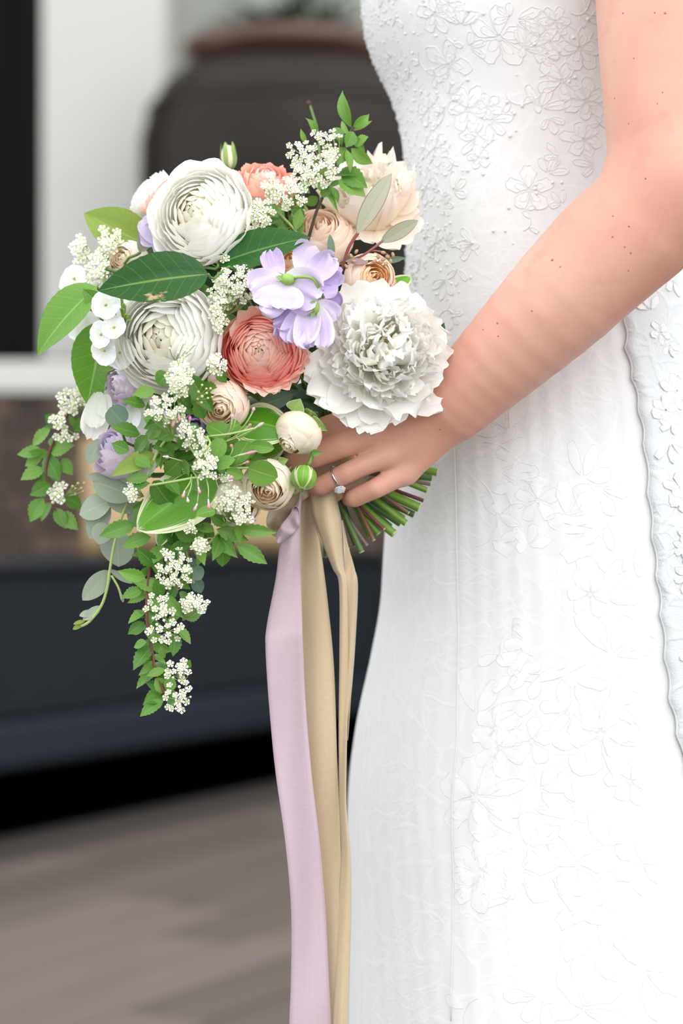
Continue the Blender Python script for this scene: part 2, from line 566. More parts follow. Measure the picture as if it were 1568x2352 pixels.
def cone_into(F, a, b, ra, rb, k, ys=1.0):
    """tapered capsule a->b blended into field F over distance k; ys>1 squashes it in y"""
    a = np.array(a, dtype=np.float32); b = np.array(b, dtype=np.float32)
    R = max(ra, rb) + k + 0.004
    lo = np.minimum(a, b) - R; hi = np.maximum(a, b) + R
    i0, i1 = np.searchsorted(gX, lo[0]), np.searchsorted(gX, hi[0])
    j0, j1 = np.searchsorted(gY, lo[1]), np.searchsorted(gY, hi[1])
    k0, k1 = np.searchsorted(gZ, lo[2]), np.searchsorted(gZ, hi[2])
    if i1 <= i0 or j1 <= j0 or k1 <= k0: return
    x = gX[i0:i1][:, None, None]; y = gY[j0:j1][None, :, None]; z = gZ[k0:k1][None, None, :]
    mid = (a[1] + b[1]) / 2
    ba = b - a
    ba2 = np.array([ba[0], ba[1] * ys, ba[2]])
    px, py, pz = x - a[0], (y - a[1]) * ys, z - a[2]
    h = np.clip((px * ba2[0] + py * ba2[1] + pz * ba2[2]) / float((ba2 ** 2).sum() + 1e-12), 0, 1)
    dd = np.sqrt((px - h * ba2[0]) ** 2 + (py - h * ba2[1]) ** 2 + (pz - h * ba2[2]) ** 2) - (ra + (rb - ra) * h)
    sub = F[i0:i1, j0:j1, k0:k1]
    F[i0:i1, j0:j1, k0:k1] = smin(sub, dd.astype(np.float32), k) if k > 0 else np.minimum(sub, dd)

def chain_into(F, pts, k, ys=1.0):
    for (a, ra), (b, rb) in zip(pts[:-1], pts[1:]):
        cone_into(F, a, b, ra, rb, k, ys)

# forearm and upper arm
arm = [(P(1520, -430, 1.80), 0.056), (P(1520, -120, 1.75), 0.0490), (P(1524, 60, 1.73), 0.0475), (P(1535, 250, 1.715), 0.0455), (P(1548, 420, 1.705), 0.0445)]
def smooth_chain(pts, n):
    P3 = spline([p for p, r in pts], n); k = np.linspace(0, 1, len(pts))
    rr = np.interp(np.linspace(0, 1, n), k, [r for p, r in pts])
    return list(zip(P3, rr))
A2 = np.full_like(FIELD, 1.0)
chain_into(FIELD, smooth_chain(arm, 12), 0)
fore = [(P(1548, 430, 1.705), 0.0445), (P(1480, 505, 1.705), 0.0440), (P(1389, 585, 1.708), 0.0430), (P(1282, 692, 1.712), 0.0398),
        (P(1182, 791, 1.720), 0.0346), (P(1103, 868, 1.728), 0.0302), (P(1040, 930, 1.735), 0.0268)]
chain_into(A2, smooth_chain(fore, 16), 0, 1.08)
FIELD = smin(FIELD, A2, 0.014)
del A2
# palm bones
W0 = P(1040, 930, 1.735)
mcp = {'i': P(832, 952, 1.742), 'm': P(855, 1000, 1.735), 'r': P(890, 1044, 1.734), 'p': P(930, 1084, 1.740)}
for kx, r0, r1 in (('i', 0.021, 0.0108), ('m', 0.022, 0.0108), ('r', 0.021, 0.0102), ('p', 0.019, 0.0098)):
    st = W0.lerp(mcp[kx], 0.12)
    cone_into(FIELD, st, mcp[kx], r0, r1, 0.006, 1.25)
cone_into(FIELD, P(1005, 985, 1.740), P(930, 1060, 1.745), 0.015, 0.011, 0.008)     # heel of the hand
# fingers, each blended into the palm but kept apart from its neighbours
fingers = [
    [(mcp['i'], .0100), (P(768, 978, 1.739), .0092), (P(692, 1004, 1.745), .0088), (P(668, 1022, 1.770), .0080), (P(700, 1030, 1.795), .0072)],
    [(mcp['m'], .0102), (P(785, 1022, 1.731), .0096), (P(725, 1045, 1.735), .0094), (P(686, 1060, 1.742), .0088), (P(658, 1072, 1.767), .0080), (P(690, 1080, 1.792), .0074)],
    [(mcp['r'], .0094), (P(835, 1068, 1.732), .0080), (P(795, 1087, 1.732), .0076), (P(736, 1116, 1.738), .0070), (P(716, 1120, 1.762), .0068), (P(745, 1118, 1.787), .0064)],
    [(mcp['p'], .0090), (P(862, 1122, 1.735), .0074), (P(814, 1143, 1.742), .0071), (P(803, 1144, 1.762), .0066), (P(828, 1130, 1.782), .0060)],
]
FF = []
for fg in fingers:
    G = np.full_like(FIELD, 1.0)
    chain_into(G, fg, 0.0006)
    FF.append(G)
U = FF[0]
for G in FF[1:]:
    U = np.minimum(U, G) if False else smin(U, G, 0.0008)
FIELD = np.where(U < 0.05, smin(FIELD, U, 0.0040), FIELD)
del FF, U, G
thumb = [(P(985, 915, 1.758), .016), (P(890, 925, 1.782), .0125), (P(815, 965, 1.800), .0105), (P(760, 1005, 1.806), .0085)]
chain_into(FIELD, thumb, 0.007)

def surface_nets(F):
    ins = F < 0
    nx, ny, nz = F.shape
    c = ins.astype(np.int8)
    s = sum(c[i:nx - 1 + i, j:ny - 1 + j, k:nz - 1 + k] for i in (0, 1) for j in (0, 1) for k in (0, 1))
    act = (s > 0) & (s < 8)
    idx = np.full(act.shape, -1, dtype=np.int64)
    ii, jj, kk = np.nonzero(act)
    idx[ii, jj, kk] = np.arange(len(ii))
    acc = np.zeros((len(ii), 3)); cnt = np.zeros(len(ii))
    corners = [(i, j, k) for i in (0, 1) for j in (0, 1) for k in (0, 1)]
    for a in corners:
        for ax in range(3):
            if a[ax] == 0:
                b = list(a); b[ax] = 1
                fa = F[ii + a[0], jj + a[1], kk + a[2]].astype(np.float64)
                fb = F[ii + b[0], jj + b[1], kk + b[2]].astype(np.float64)
                m = (fa < 0) != (fb < 0)
                t = np.where(m, fa / np.where(m, fa - fb, 1), 0)
                p = np.tile(np.array(a, dtype=float), (len(ii), 1)); p[:, ax] += t
                acc[m] += p[m]; cnt[m] += 1
    V = acc / cnt[:, None] + np.stack([ii, jj, kk], 1)
    quads = []
    for ax in range(3):
        o1, o2 = [(1, 2), (2, 0), (0, 1)][ax]
        sl0 = [slice(1, n - 1) for n in F.shape]; sl1 = list(sl0)
        sl0[ax] = slice(0, F.shape[ax] - 1); sl1[ax] = slice(1, F.shape[ax])
        A0, A1 = ins[tuple(sl0)], ins[tuple(sl1)]
        e = np.nonzero(A0 != A1)
        base = [e[0].copy(), e[1].copy(), e[2].copy()]
        for q in range(3):
            if q != ax: base[q] = base[q] + 1
        flip = ~A0[e]
        def g(d1, d2):
            b = [x.copy() for x in base]
            b[o1] = b[o1] - d1; b[o2] = b[o2] - d2
            return idx[b[0], b[1], b[2]]
        q = np.stack([g(1, 1), g(0, 1), g(0, 0), g(1, 0)], 1)
        q[flip] = q[flip][:, ::-1]
        quads.append(q)
    return V, np.concatenate(quads)

V, Q = surface_nets(FIELD)
del FIELD
V = V * VOX + np.array([gx0, gy0, gz0])
# relax once or twice along the mesh to take out voxel stepping
for it in range(5):
    acc = np.zeros_like(V); cnt = np.zeros(len(V))
    for a, b in ((0, 1), (1, 2), (2, 3), (3, 0)):
        np.add.at(acc, Q[:, a], V[Q[:, b]]); np.add.at(cnt, Q[:, a], 1)
        np.add.at(acc, Q[:, b], V[Q[:, a]]); np.add.at(cnt, Q[:, b], 1)
    V = V * 0.5 + 0.5 * acc / cnt[:, None]
PV = [tuple(v) for v in V]; PF = [tuple(q) for q in Q]

# ------------------------------------------------------------------ dress silhouette (rings from the bust to the floor)
CY = 1.93
def zpx(py, Y=CY): return CAM_H - (py - 1176) / FPX * Y
def xpx(px, Y=CY): return (px - 784) / FPX * Y
# (image row, image column of the front outline, front-back half depth, half width)
ROWS = [(-330, 985, .100, .120), (-200, 880, .118, .128), (-80, 836, .128, .134), (0, 828, .130, .134), (60, 832, .128, .133), (130, 851, .124, .131),
        (190, 884, .118, .128), (250, 911, .113, .126), (330, 925, .110, .125), (420, 932, .110, .126), (520, 934, .112, .130), (650, 930, .118, .138),
        (800, 920, .127, .150), (950, 906, .135, .160), (1100, 893, .140, .166), (1230, 885, .143, .168), (1400, 876, .147, .168), (1520, 852, .153, .168),
        (1650, 822, .160, .168), (1780, 804, .165, .168), (1900, 799, .170, .170), (2100, 800, .176, .175), (2352, 798, .185, .182), (2700, 780, .215, .205), (3100, 730, .27, .25), (3450, 660, .34, .31), (3618, 630, .37, .34)]
RZ = np.array([zpx(r[0]) for r in ROWS]); RX = np.array([xpx(r[1]) for r in ROWS]); RA = np.array([r[2] for r in ROWS]); RB = np.array([r[3] for r in ROWS])
def smooth_interp(z, arr):
    # average a few samples so rings change gently
    s = 0
    for dz in (-0.012, -0.004, 0.004, 0.012):
        s = s + np.interp(-(z + dz), -RZ, arr)
    return s / 4
def dress_pt(th, z, off=0.0):
    """th: 0 = back (right), pi = front (left), 3pi/2 = side facing the camera"""
    xl, a, b = smooth_interp(z, RX), smooth_interp(z, RA), smooth_interp(z, RB)
    n = 2.35
    c, s = np.cos(th), np.sin(th)
    x = xl + a + (a + off) * np.sign(c) * np.abs(c) ** (2 / n)
    y = CY + (b + off) * np.sign(s) * np.abs(s) ** (2 / n)
    # soft drape: long shallow folds, stronger towards the hem and in the front panel
    hem = np.clip((0.95 - z) / 0.9, 0, 1)
    fold = (0.0035 * hem + 0.010 * np.clip((0.42 - z) / 0.42, 0, 1)) * np.sin(th * 9 + 1.3 * np.sin(z * 5)) + 0.0004 * np.sin(th * 60 + z * 31) * np.clip((z < 1.0) * 1.0, 0, 1)
    x = x + fold * np.cos(th); y = y + fold * np.sin(th)
    return x, y, z

def lace_mat(name, col, coarse, bstr):
    m, nt, bs, out = nmat(name)
    t = nt.nodes.new('ShaderNodeTexCoord').outputs['Object']
    nz = noise_n(nt, 14, 3, t)
    vd = nt.nodes.new('ShaderNodeVectorMath'); vd.operation = 'ADD'
    sc = nt.nodes.new('ShaderNodeVectorMath'); sc.operation = 'SCALE'; sc.inputs['Scale'].default_value = 0.05
    ntx = nt.nodes.new('ShaderNodeTexNoise'); ntx.inputs['Scale'].default_value = 18
    nt.links.new(t, ntx.inputs['Vector'])
    nt.links.new(ntx.outputs[1], sc.inputs[0]); nt.links.new(t, vd.inputs[0]); nt.links.new(sc.outputs[0], vd.inputs[1])
    def vor(scale, feat, vec):
        v = nt.nodes.new('ShaderNodeTexVoronoi'); v.feature = feat
        v.inputs['Scale'].default_value = scale
        nt.links.new(vec, v.inputs['Vector'])
        return v.outputs[0]
    big = smooth_n(nt, vor(coarse, 'DISTANCE_TO_EDGE', vd.outputs[0]), 0.02, 0.09)      # corded outlines
    mid = smooth_n(nt, vor(coarse * 2.3, 'DISTANCE_TO_EDGE', vd.outputs[0]), 0.03, 0.12)
    net = smooth_n(nt, vor(520, 'DISTANCE_TO_EDGE', t), 0.05, 0.25)                        # net ground
    mask = smooth_n(nt, nz, 0.42, 0.58)
    h = math_n(nt, 'ADD', math_n(nt, 'MULTIPLY', math_n(nt, 'SUBTRACT', 1.0, big), 1.0), math_n(nt, 'MULTIPLY', math_n(nt, 'SUBTRACT', 1.0, mid), math_n(nt, 'MULTIPLY', mask, 0.7)))
    h = math_n(nt, 'ADD', h, math_n(nt, 'MULTIPLY', math_n(nt, 'SUBTRACT', 1.0, net), 0.22))
    thread = tuple(min(1, x * 1.0) for x in lin(col)[:3]) + (1,)
    ground = tuple(x * 0.965 for x in lin(col)[:3]) + (1,)
    nt.links.new(mixc(nt, math_n(nt, 'MINIMUM', h, 1.0), ground, thread), bs.inputs['Base Color'])
    bs.inputs['Roughness'].default_value = 0.6
    bs.inputs['Specular IOR Level'].default_value = 0.3
    bs.inputs['Sheen Weight'].default_value = 0.15
    bump_n(nt, h, bstr, 0.0009, bs)
    return m
M_dress = lace_mat('ivory_lace', (216, 217, 217), 34, 0.11)
M_train = lace_mat('ivory_lace_train', (206, 210, 212), 30, 0.45)  # semi-sheer lace, its colour also greyed for the lesser light behind the hip
M_cord = simple_mat('ivory_corded_thread', (218, 219, 219), 0.55, 0.02, 200)
M_bead = simple_mat('pearl_bead', (224, 225, 225), 0.4, 0.02, 200, spec=0.8)

NT, NZr = 240, 170
ths = np.linspace(0, 2 * math.pi, NT, endpoint=False)
zs = np.concatenate([np.linspace(zpx(-330), zpx(2400), 130), np.linspace(zpx(2400), 0.004, NZr - 129)[1:]])
dv = []
for z in zs:
    x, y, _ = dress_pt(ths, z)
    dv += list(zip(x, y, np.full(NT, z)))
dress_me = mk_mesh('wedding_dress', dv, grid_faces(len(zs), NT, 0, True), M_dress)

# torso under the dress, chest and shoulders above it, in the same body mesh
off = len(PV)
tor = [(0.02, 0.0, 0.0), (0.5, 0, 0)]
zt = np.concatenate([np.linspace(0.62, zpx(-340), 26)])
nT = 48
tt = np.linspace(0, 2 * math.pi, nT, endpoint=False)
for z in zt:
    x, y, _ = dress_pt(tt, z, -0.012)
    PV += list(zip(x, y, np.full(nT, z)))
xc = float(smooth_interp(zpx(-330), RX) + smooth_interp(zpx(-330), RA))
ztop = zpx(-340)
upper = [(0.03, .094, .135, 0.0), (0.06, .090, .150, .003), (0.085, .082, .155, .006), (0.105, .070, .125, .008), (0.12, .056, .075, .008), (0.15, .050, .052, .004), (0.20, .048, .050, -.006)]
for dz, a, b, sx in upper:
    for t in tt:
        PV.append((xc + sx + a * math.cos(t), CY + b * math.sin(t), ztop + dz))
PF += grid_faces(len(zt) + len(upper), nT, off, True)
PF.append(tuple(off + k for k in range(nT)))
last = off + (len(zt) + len(upper) - 1) * nT
PF.append(tuple(last + k for k in reversed(range(nT))))
person = link('person', mk_mesh('person', PV, PF, M_skin))
tag(person, 'bride in a white lace gown, bare arm bent, hand gripping the bouquet stems', 'person')
SKIN_BVH = BVHTree.FromPolygons([Vector(v) for v in PV[:off]], PF[:len(Q)])

dress = link('wedding_dress', dress_me, person)
tag(dress, 'fitted white lace wedding dress with corded floral appliques')

# ------------------------------------------------------------------ lace: corded motifs, seams, beads on the dress
def dress_hit(px, py):
    """point and normal of the dress on the camera side at this image row/column"""
    z = zpx(py, 1.80)
    for _ in range(4):
        tq = np.linspace(math.pi, 2 * math.pi, 721)
        x, y, _z = dress_pt(tq, z)
        col = 784 + x / y * FPX
        i = int(np.argmin(np.abs(col - px)))
        z = zpx(py, float(y[i]))
    return float(tq[i]), z

def ellipse_petal(n, cx, cy, ang, L, Wd, k0=0.12):
    pts = []
    for i in range(n + 1):
        t = i / n
        a = 2 * math.pi * t
        u = 0.5 - 0.5 * math.cos(a)
        w = math.sin(a) * (u ** 0.35 if u > 0 else 0) * (1 + 0.16 * math.sin(5.0 * a + ang * 7)) 
        u = u * (1 + 0.05 * math.sin(6 * a + ang * 3))
        pts.append((cx + math.cos(ang) * (k0 + u) * L - math.sin(ang) * w * Wd, cy + math.sin(ang) * (k0 + u) * L + math.cos(ang) * w * Wd))
    return pts

def motif_lines(kind, r, rg):
    L = []
    if kind == 'flower':
        n = rg.choice((5, 6, 6))
        p0 = rg.uniform(0, 6.28)
        for k in range(n):
            L.append(ellipse_petal(14, 0, 0, p0 + k * 2 * math.pi / n, r * rg.uniform(.75, .95), r * rg.uniform(.30, .38)))
            L.append(ellipse_petal(9, 0, 0, p0 + k * 2 * math.pi / n, r * .55, r * .16))
        L.append([(0.12 * r * math.cos(a), 0.12 * r * math.sin(a)) for a in np.linspace(0, 6.28, 9)])
    elif kind == 'leaf':
        a = rg.uniform(0, 6.28)
        for s in (-0.9, 0, 0.9):
            L.append(ellipse_petal(12, 0, 0, a + s, r * rg.uniform(.8, 1.1), r * .26, .15))
            L.append([(math.cos(a + s) * q * r, math.sin(a + s) * q * r) for q in (0.2, .5, .8)])
    else:
        a = rg.uniform(0, 6.28)
        pts = [(r * 1.6 * t * math.cos(a + 1.5 * t), r * 1.6 * t * math.sin(a + 1.5 * t)) for t in np.linspace(0, 1, 12)]
        L.append(pts)
        for k in (3, 6, 9):
            L.append(ellipse_petal(10, pts[k][0], pts[k][1], a + k * .15 + 1.2 * (-1) ** k, r * .55, r * .17))
    return L

def add_motif(parent, name, px, py, r, kind, rg, thick=0.00050, lift=0.0001):
    th0, z0 = dress_hit(px, py)
    x0, y0, _ = dress_pt(np.array([th0]), z0)
    x1, y1, _ = dress_pt(np.array([th0 + 0.01]), z0)
    ds = math.hypot(float(x1[0] - x0[0]), float(y1[0] - y0[0])) / 0.01
    mb = MB()
    for ln in motif_lines(kind, r, rg):
        pts = []
        for (u, v) in ln:
            x, y, zz = dress_pt(np.array([th0 + u / max(ds, 0.03)]), z0 + v, lift)
            pts.append((float(x[0]), float(y[0]), z0 + v))
        mb.tube(pts, thick, 4, cap=False)
        if len(ln) >= 10 and abs(ln[0][0] - ln[-1][0]) + abs(ln[0][1] - ln[-1][1]) < 1e-6:
            cu_, cv_ = sum(q[0] for q in ln) / len(ln), sum(q[1] for q in ln) / len(ln)
            x, y, zz = dress_pt(np.array([th0 + cu_ / max(ds, 0.03)]), z0 + cv_, lift + 0.0003)
            o_ = len(mb.v)
            mb.v.append((float(x[0]), float(y[0]), z0 + cv_)); mb.v += pts
            mb.f += [(o_, o_ + 1 + q, o_ + 2 + q) for q in range(len(pts) - 1)]
    return mb.build(name, M_cord, parent)

rg = random.Random(21)
placed = [(1145, 85, .030, 'flower'), (1060, 60, .022, 'leaf'), (1240, 85, .026, 'flower'), (1185, 45, .022, 'leaf'), (1330, 110, .024, 'flower'),
          (1030, 150, .024, 'flower'), (1290, 185, .022, 'flower'), (1345, 230, .022, 'flower'), (1075, 250, .026, 'flower'), (1125, 275, .02, 'leaf'),
          (1240, 250, .022, 'leaf'), (1160, 215, .02, 'vine'), (1340, 320, .02, 'flower'), (1365, 380, .016, 'leaf'), (1215, 435, .024, 'flower'),
          (1095, 320, .018, 'leaf'), (1040, 440, .018, 'leaf'), (985, 250, .02, 'flower'), (960, 120, .02, 'vine'), (1000, 340, .02, 'flower'), (980, 430, .02, 'flower'),
          (1085, 560, .018, 'leaf'), (1000, 560, .018, 'flower'), (1025, 640, .02, 'leaf'), (1200, 530, .016, 'vine'), (1290, 470, .014, 'leaf'), (900, 60, .02, 'vine'), (915, 170, .018, 'vine'),
          (1310, 30, .02, 'vine'), (1000, 30, .022, 'flower'), (950, 620, .018, 'vine'), (1040, 720, .018, 'vine')]
for px, py, r, k in placed:
    add_motif(dress, 'lace_motif', px, py, r * .78, k, rg)
    if r > .017: add_motif(dress, 'lace_motif', px + rg.uniform(-60, 45), py + rg.uniform(-45, 60), r * .55, rg.choice(('leaf', 'vine', 'flower', 'leaf')), rg)
for k in range(56):
    px, py = rg.uniform(1080, 1480), rg.uniform(960, 2340)
    if px > 1420 and py < 1750: px -= 90
    add_motif(dress, 'lace_motif', px, py, rg.uniform(.018, .034), rg.choice(('flower', 'leaf', 'vine', 'leaf')), rg, 0.00022, 0.00006)

# seam down the skirt between the front and the side panel
def surf_line(pxpy, lift=0.0005, n=40):
    ctr = [dress_hit(a, b) for a, b in pxpy]
    pts = []
    for i in range(n):
        t = i / (n - 1) * (len(ctr) - 1)
        k = min(int(t), len(ctr) - 2); f = t - k
        th = ctr[k][0] * (1 - f) + ctr[k + 1][0] * f
        z = ctr[k][1] * (1 - f) + ctr[k + 1][1] * f
        x, y, _ = dress_pt(np.array([th]), z, lift)
        pts.append((float(x[0]), float(y[0]), z))
    return pts
MB().tube(surf_line([(1042, 900), (1048, 1150), (1052, 1400), (1050, 1700), (1042, 2000), (1035, 2345)]), 0.0004, 5).build('side_seam', M_cord, dress)

# looser lace overlay behind the hip, with a scalloped front edge
edge = [(1430, 620), (1430, 700), (1436, 800), (1458, 900), (1478, 1020), (1492, 1180), (1506, 1320), (1520, 1450), (1535, 1600), (1560, 1720), (1600, 1850), (1680, 2050)]
ctr = [dress_hit(min(a, 1600), b) for a, b in edge]
ctr += [(ctr[-1][0] + .08, .38), (ctr[-1][0] + .14, .18), (ctr[-1][0] + .18, .012)]
v = []; NE, NW = 120, 40
for i in range(NE):
    t = i / (NE - 1) * (len(ctr) - 1)
    k = min(int(t), len(ctr) - 2); f = t - k
    th0 = ctr[k][0] * (1 - f) + ctr[k + 1][0] * f
    z = ctr[k][1] * (1 - f) + ctr[k + 1][1] * f
    th0 += 0.018 * abs(math.sin(i * 0.55)) - 0.009
    for j in range(NW):
        w = j / (NW - 1)
        th = th0 + w * (2 * math.pi + 0.9 - th0)
        x, y, _ = dress_pt(np.array([th]), z, -0.0 + 0.0022 + 0.006 * w + 0.0030 * math.sin(w * 30 + z * 6) * w)
        v.append((float(x[0]), float(y[0]), z))
ov = link('lace_overskirt', mk_mesh('lace_overskirt', v, grid_faces(NE, NW), M_train), dress)
so = ov.modifiers.new('thickness', 'SOLIDIFY'); so.thickness = 0.0009
tag(ov, 'heavily corded lace overskirt falling behind the hip')
MB().tube([v[i * NW] for i in range(NE)], 0.0009, 5).build('scalloped_edge', M_cord, dress)
for k in range(22):
    py = rg.uniform(640, 1640)
    px = float(np.interp(py, [q[1] for q in edge], [q[0] for q in edge])) + rg.uniform(48, 120)
    add_motif(ov, 'lace_motif', px, py, rg.uniform(.009, .014), rg.choice(('flower', 'leaf', 'leaf')), rg, 0.0004, 0.0040)

# beading scattered over the bodice front and along the front outline
mb = MB()
for k in range(1500):
    th = math.pi + abs(rg.gauss(-0.12, 0.42)) * rg.choice((1, 1, 1, -1))
    z = zpx(rg.uniform(-180, 780))
    x, y, _ = dress_pt(np.array([th]), z, 0.0004)
    mb.ball((float(x[0]), float(y[0]), z), rg.choice((0.0005, 0.0007, 0.0011)), 3, 5)
b = mb.build('beading', M_bead, dress)
tag(b, kind='stuff')
mb = MB()
for k in range(34):
    px, py = rg.uniform(960, 1380), rg.uniform(0, 600)
    if px > 1370 - max(0, py - 400) * 0.9: continue
    th, z = dress_hit(px, py)
    x, y, _ = dress_pt(np.array([th]), z, 0.0006)
    mb.ball((float(x[0]), float(y[0]), z), 0.0013, 4, 6)
tag(mb.build('sequin', M_bead, dress), kind='stuff')

# moles on the arm
M_mole = simple_mat('mole', (186, 106, 80), 0.6, 0.1)
mole_me = MB().ball((0, 0, 0), 1.0, 4, 8, (1, 1, 0.35)).mesh('mole', M_mole)
camo = Vector((0, 0, CAM_H))
for px, py, r in ((1268, 597, 3.6), (1286, 613, 2.2), (1430, 30, 2.6), (1503, 29, 2.2), (1527, 30, 3.2), (1455, 134, 2), (1521, 212, 2), (1411, 226, 2.2), (1509, 238, 1.8), (1443, 284, 2),
                  (1482, 410, 2.8), (1407, 496, 2), (1444, 520, 2.4), (1406, 544, 2.4), (1434, 567, 2.2), (1448, 581, 2.4), (1142, 742, 2.8), (1144, 772, 2.2), (1109, 757, 2.2), (1221, 714, 2.2), (1443, 622, 2.2), (1010, 986, 2.4)):
    dr = (P(px, py, 1.7) - camo).normalized()
    loc, nor, _i, _d = SKIN_BVH.ray_cast(camo, dr)
    if loc is None: continue
    s = r * 0.00031
    link('mole', mole_me, person, Matrix.Translation(loc) @ nor.to_track_quat('Z', 'Y').to_matrix().to_4x4() @ Matrix.Diagonal((s, s, s, 1)))

# engagement ring on the ring finger
M_silver = simple_mat('polished_white_gold', (205, 205, 208), 0.12, 0.02, 50, metal=1.0)
def diamond_mat():
    m, nt, bs, out = nmat('cut_diamond')
    bs.inputs['Base Color'].default_value = (0.96, 0.98, 1, 1)
    bs.inputs['Roughness'].default_value = 0.02
    bs.inputs['Transmission Weight'].default_value = 0.35
    bs.inputs['IOR'].default_value = 2.2
    nz = noise_n(nt, 900, 1, coord(nt))
    bump_n(nt, nz, 0.4, 0.0005, bs)
    return m
M_diamond = diamond_mat()
fa, fb = fingers[2][2][0], fingers[2][3][0]
fax = (fb - fa).normalized()
rc = P(774, 1096, 1.7345)
ring = empty('engagement_ring', rc, 'thin silver ring with a round solitaire diamond on the ring finger', 'ring')
ring.rotation_mode = 'QUATERNION'
# local z along the finger, local x towards the stone (down and to the camera)
zx = fax
want = Vector((0.15, -0.62, -0.78)); xx = (want - zx * want.dot(zx)).normalized(); yy = zx.cross(xx)
R3 = Matrix((xx, yy, zx)).transposed()
ring.rotation_quaternion = R3.to_quaternion()
RR = 0.0083
MB().tube([(RR * math.cos(a), RR * math.sin(a), 0) for a in np.linspace(0, 2 * math.pi, 37)], 0.0008, 8, cap=False).build('band', M_silver, ring)
gem = MB()
gr = 0.0041
prof = [(0.0, -0.0026), (gr, 0.0), (gr * 0.98, 0.0004), (gr * 0.6, 0.0015), (0.0, 0.0015)]
gem.lathe(prof, 10)
gm = gem.mesh('diamond', M_diamond, False)
gM = Matrix.Translation((RR + 0.0034, 0, 0)) @ Vector((1, 0, 0)).to_track_quat('Z', 'Y').to_matrix().to_4x4()
link('diamond', gm, ring, gM)
for k in range(6):
    a = k * math.pi / 3 + 0.3
    MB().tube([(RR + 0.0004, 0.0006 * math.cos(a), 0.0006 * math.sin(a)), (RR + 0.0030, gr * math.cos(a), gr * math.sin(a)), (RR + 0.0044, gr * 0.9 * math.cos(a), gr * 0.9 * math.sin(a))], 0.0004, 5).build('prong', M_silver, ring)
# ================================================================== bouquet: shared builders
BIND = P(742, 1062, 1.772)
M_stem = simple_mat('green_stem', (92, 128, 52), 0.5, 0.2, 60)
M_stem_pale = simple_mat('pale_green_stem', (166, 188, 112), 0.5, 0.12, 60)
M_stem_red = simple_mat('red_brown_twig', (112, 62, 48), 0.6, 0.2, 60)
M_stem_dark = simple_mat('dark_brown_twig', (62, 44, 38), 0.6, 0.2, 60)

def stem_to_bind(parent, start, axis, r=0.0016, mat=None, name='stem'):
    """stalk from the back of a flower down to where the hand holds the bunch (parent is an unrotated frame)"""
    s = Vector(start); b = BIND + Vector(((start[0] - BIND[0]) * 0.05, random.uniform(-.010, .010), (start[2] - BIND[2]) * 0.05))
    L = (b - s).length
    pts = bez(s, s - Vector(axis).normalized() * L * 0.30 + Vector((0, 0.02, 0)), b + Vector((-0.2, 0.06, 0.35)).normalized() * L * 0.25, b, 9)
    return link(name, MB().tube([p - Vector(parent.location) for p in pts], r, 5).mesh(name, mat or M_stem), parent)

# ---- leaves ------------------------------------------------------
def leaf_geom(kind, a, b, tooth=0.0, nt=0, fold=0.25, bow=0.06, tipdrop=0.0, wave=0.0, nu=15, nv=5):
    us = np.linspace(0, 1, nu)
    w = (us ** a) * ((1 - us) ** b); w = w / w.max()
    v, uv = [], []
    for i, u in enumerate(us):
        ww = w[i]
        if tooth and 0.15 < u < 0.97:
            ww *= 1 + tooth * (1 if i % 2 else -1)
        for j in range(nv):
            t = -1 + 2 * j / (nv - 1)
            x = t * ww * 0.5
            z = fold * abs(x) * (1 - 0.3 * abs(t)) + bow * 4 * u * (1 - u) - tipdrop * u ** 3 + tipdrop * u + wave * math.sin(u * 9 + (2 if t > 0 else 0)) * abs(t)
            v.append((x, u, z)); uv.append((u, j / (nv - 1)))
    return v, uv, grid_faces(nu, nv)
LEAF_SHAPES = {
    'camellia': dict(a=.62, b=.92, tooth=.012, fold=.22, bow=.05, nu=27, nv=7),
    'broad':    dict(a=.60, b=.95, tooth=.012, fold=.30, bow=.07, nu=23, nv=7),
    'spirea':   dict(a=.92, b=1.15, tooth=.08, fold=.25, bow=.05, nu=15, nv=5),
    'lance':    dict(a=1.0, b=1.3, fold=.20, bow=.10, nu=11, nv=5),
    'curl':     dict(a=.95, b=1.5, fold=.30, bow=.16, tipdrop=.25, nu=13, nv=5),
    'hosta':    dict(a=.42, b=.70, fold=-.30, bow=.10, wave=.02, nu=21, nv=9),
    'euc':      dict(a=.75, b=.78, fold=.10, bow=.03, nu=13, nv=5),
    'round':    dict(a=.45, b=.42, fold=.06, bow=-.04, nu=13, nv=7),
    'oval':     dict(a=.55, b=.72, fold=.22, bow=.06, nu=13, nv=5),
    'sepal':    dict(a=.45, b=1.1, fold=.35, bow=.10, nu=11, nv=5),
    'sliver':   dict(a=.9, b=.9, fold=.4, bow=.12, nu=9, nv=3),
}
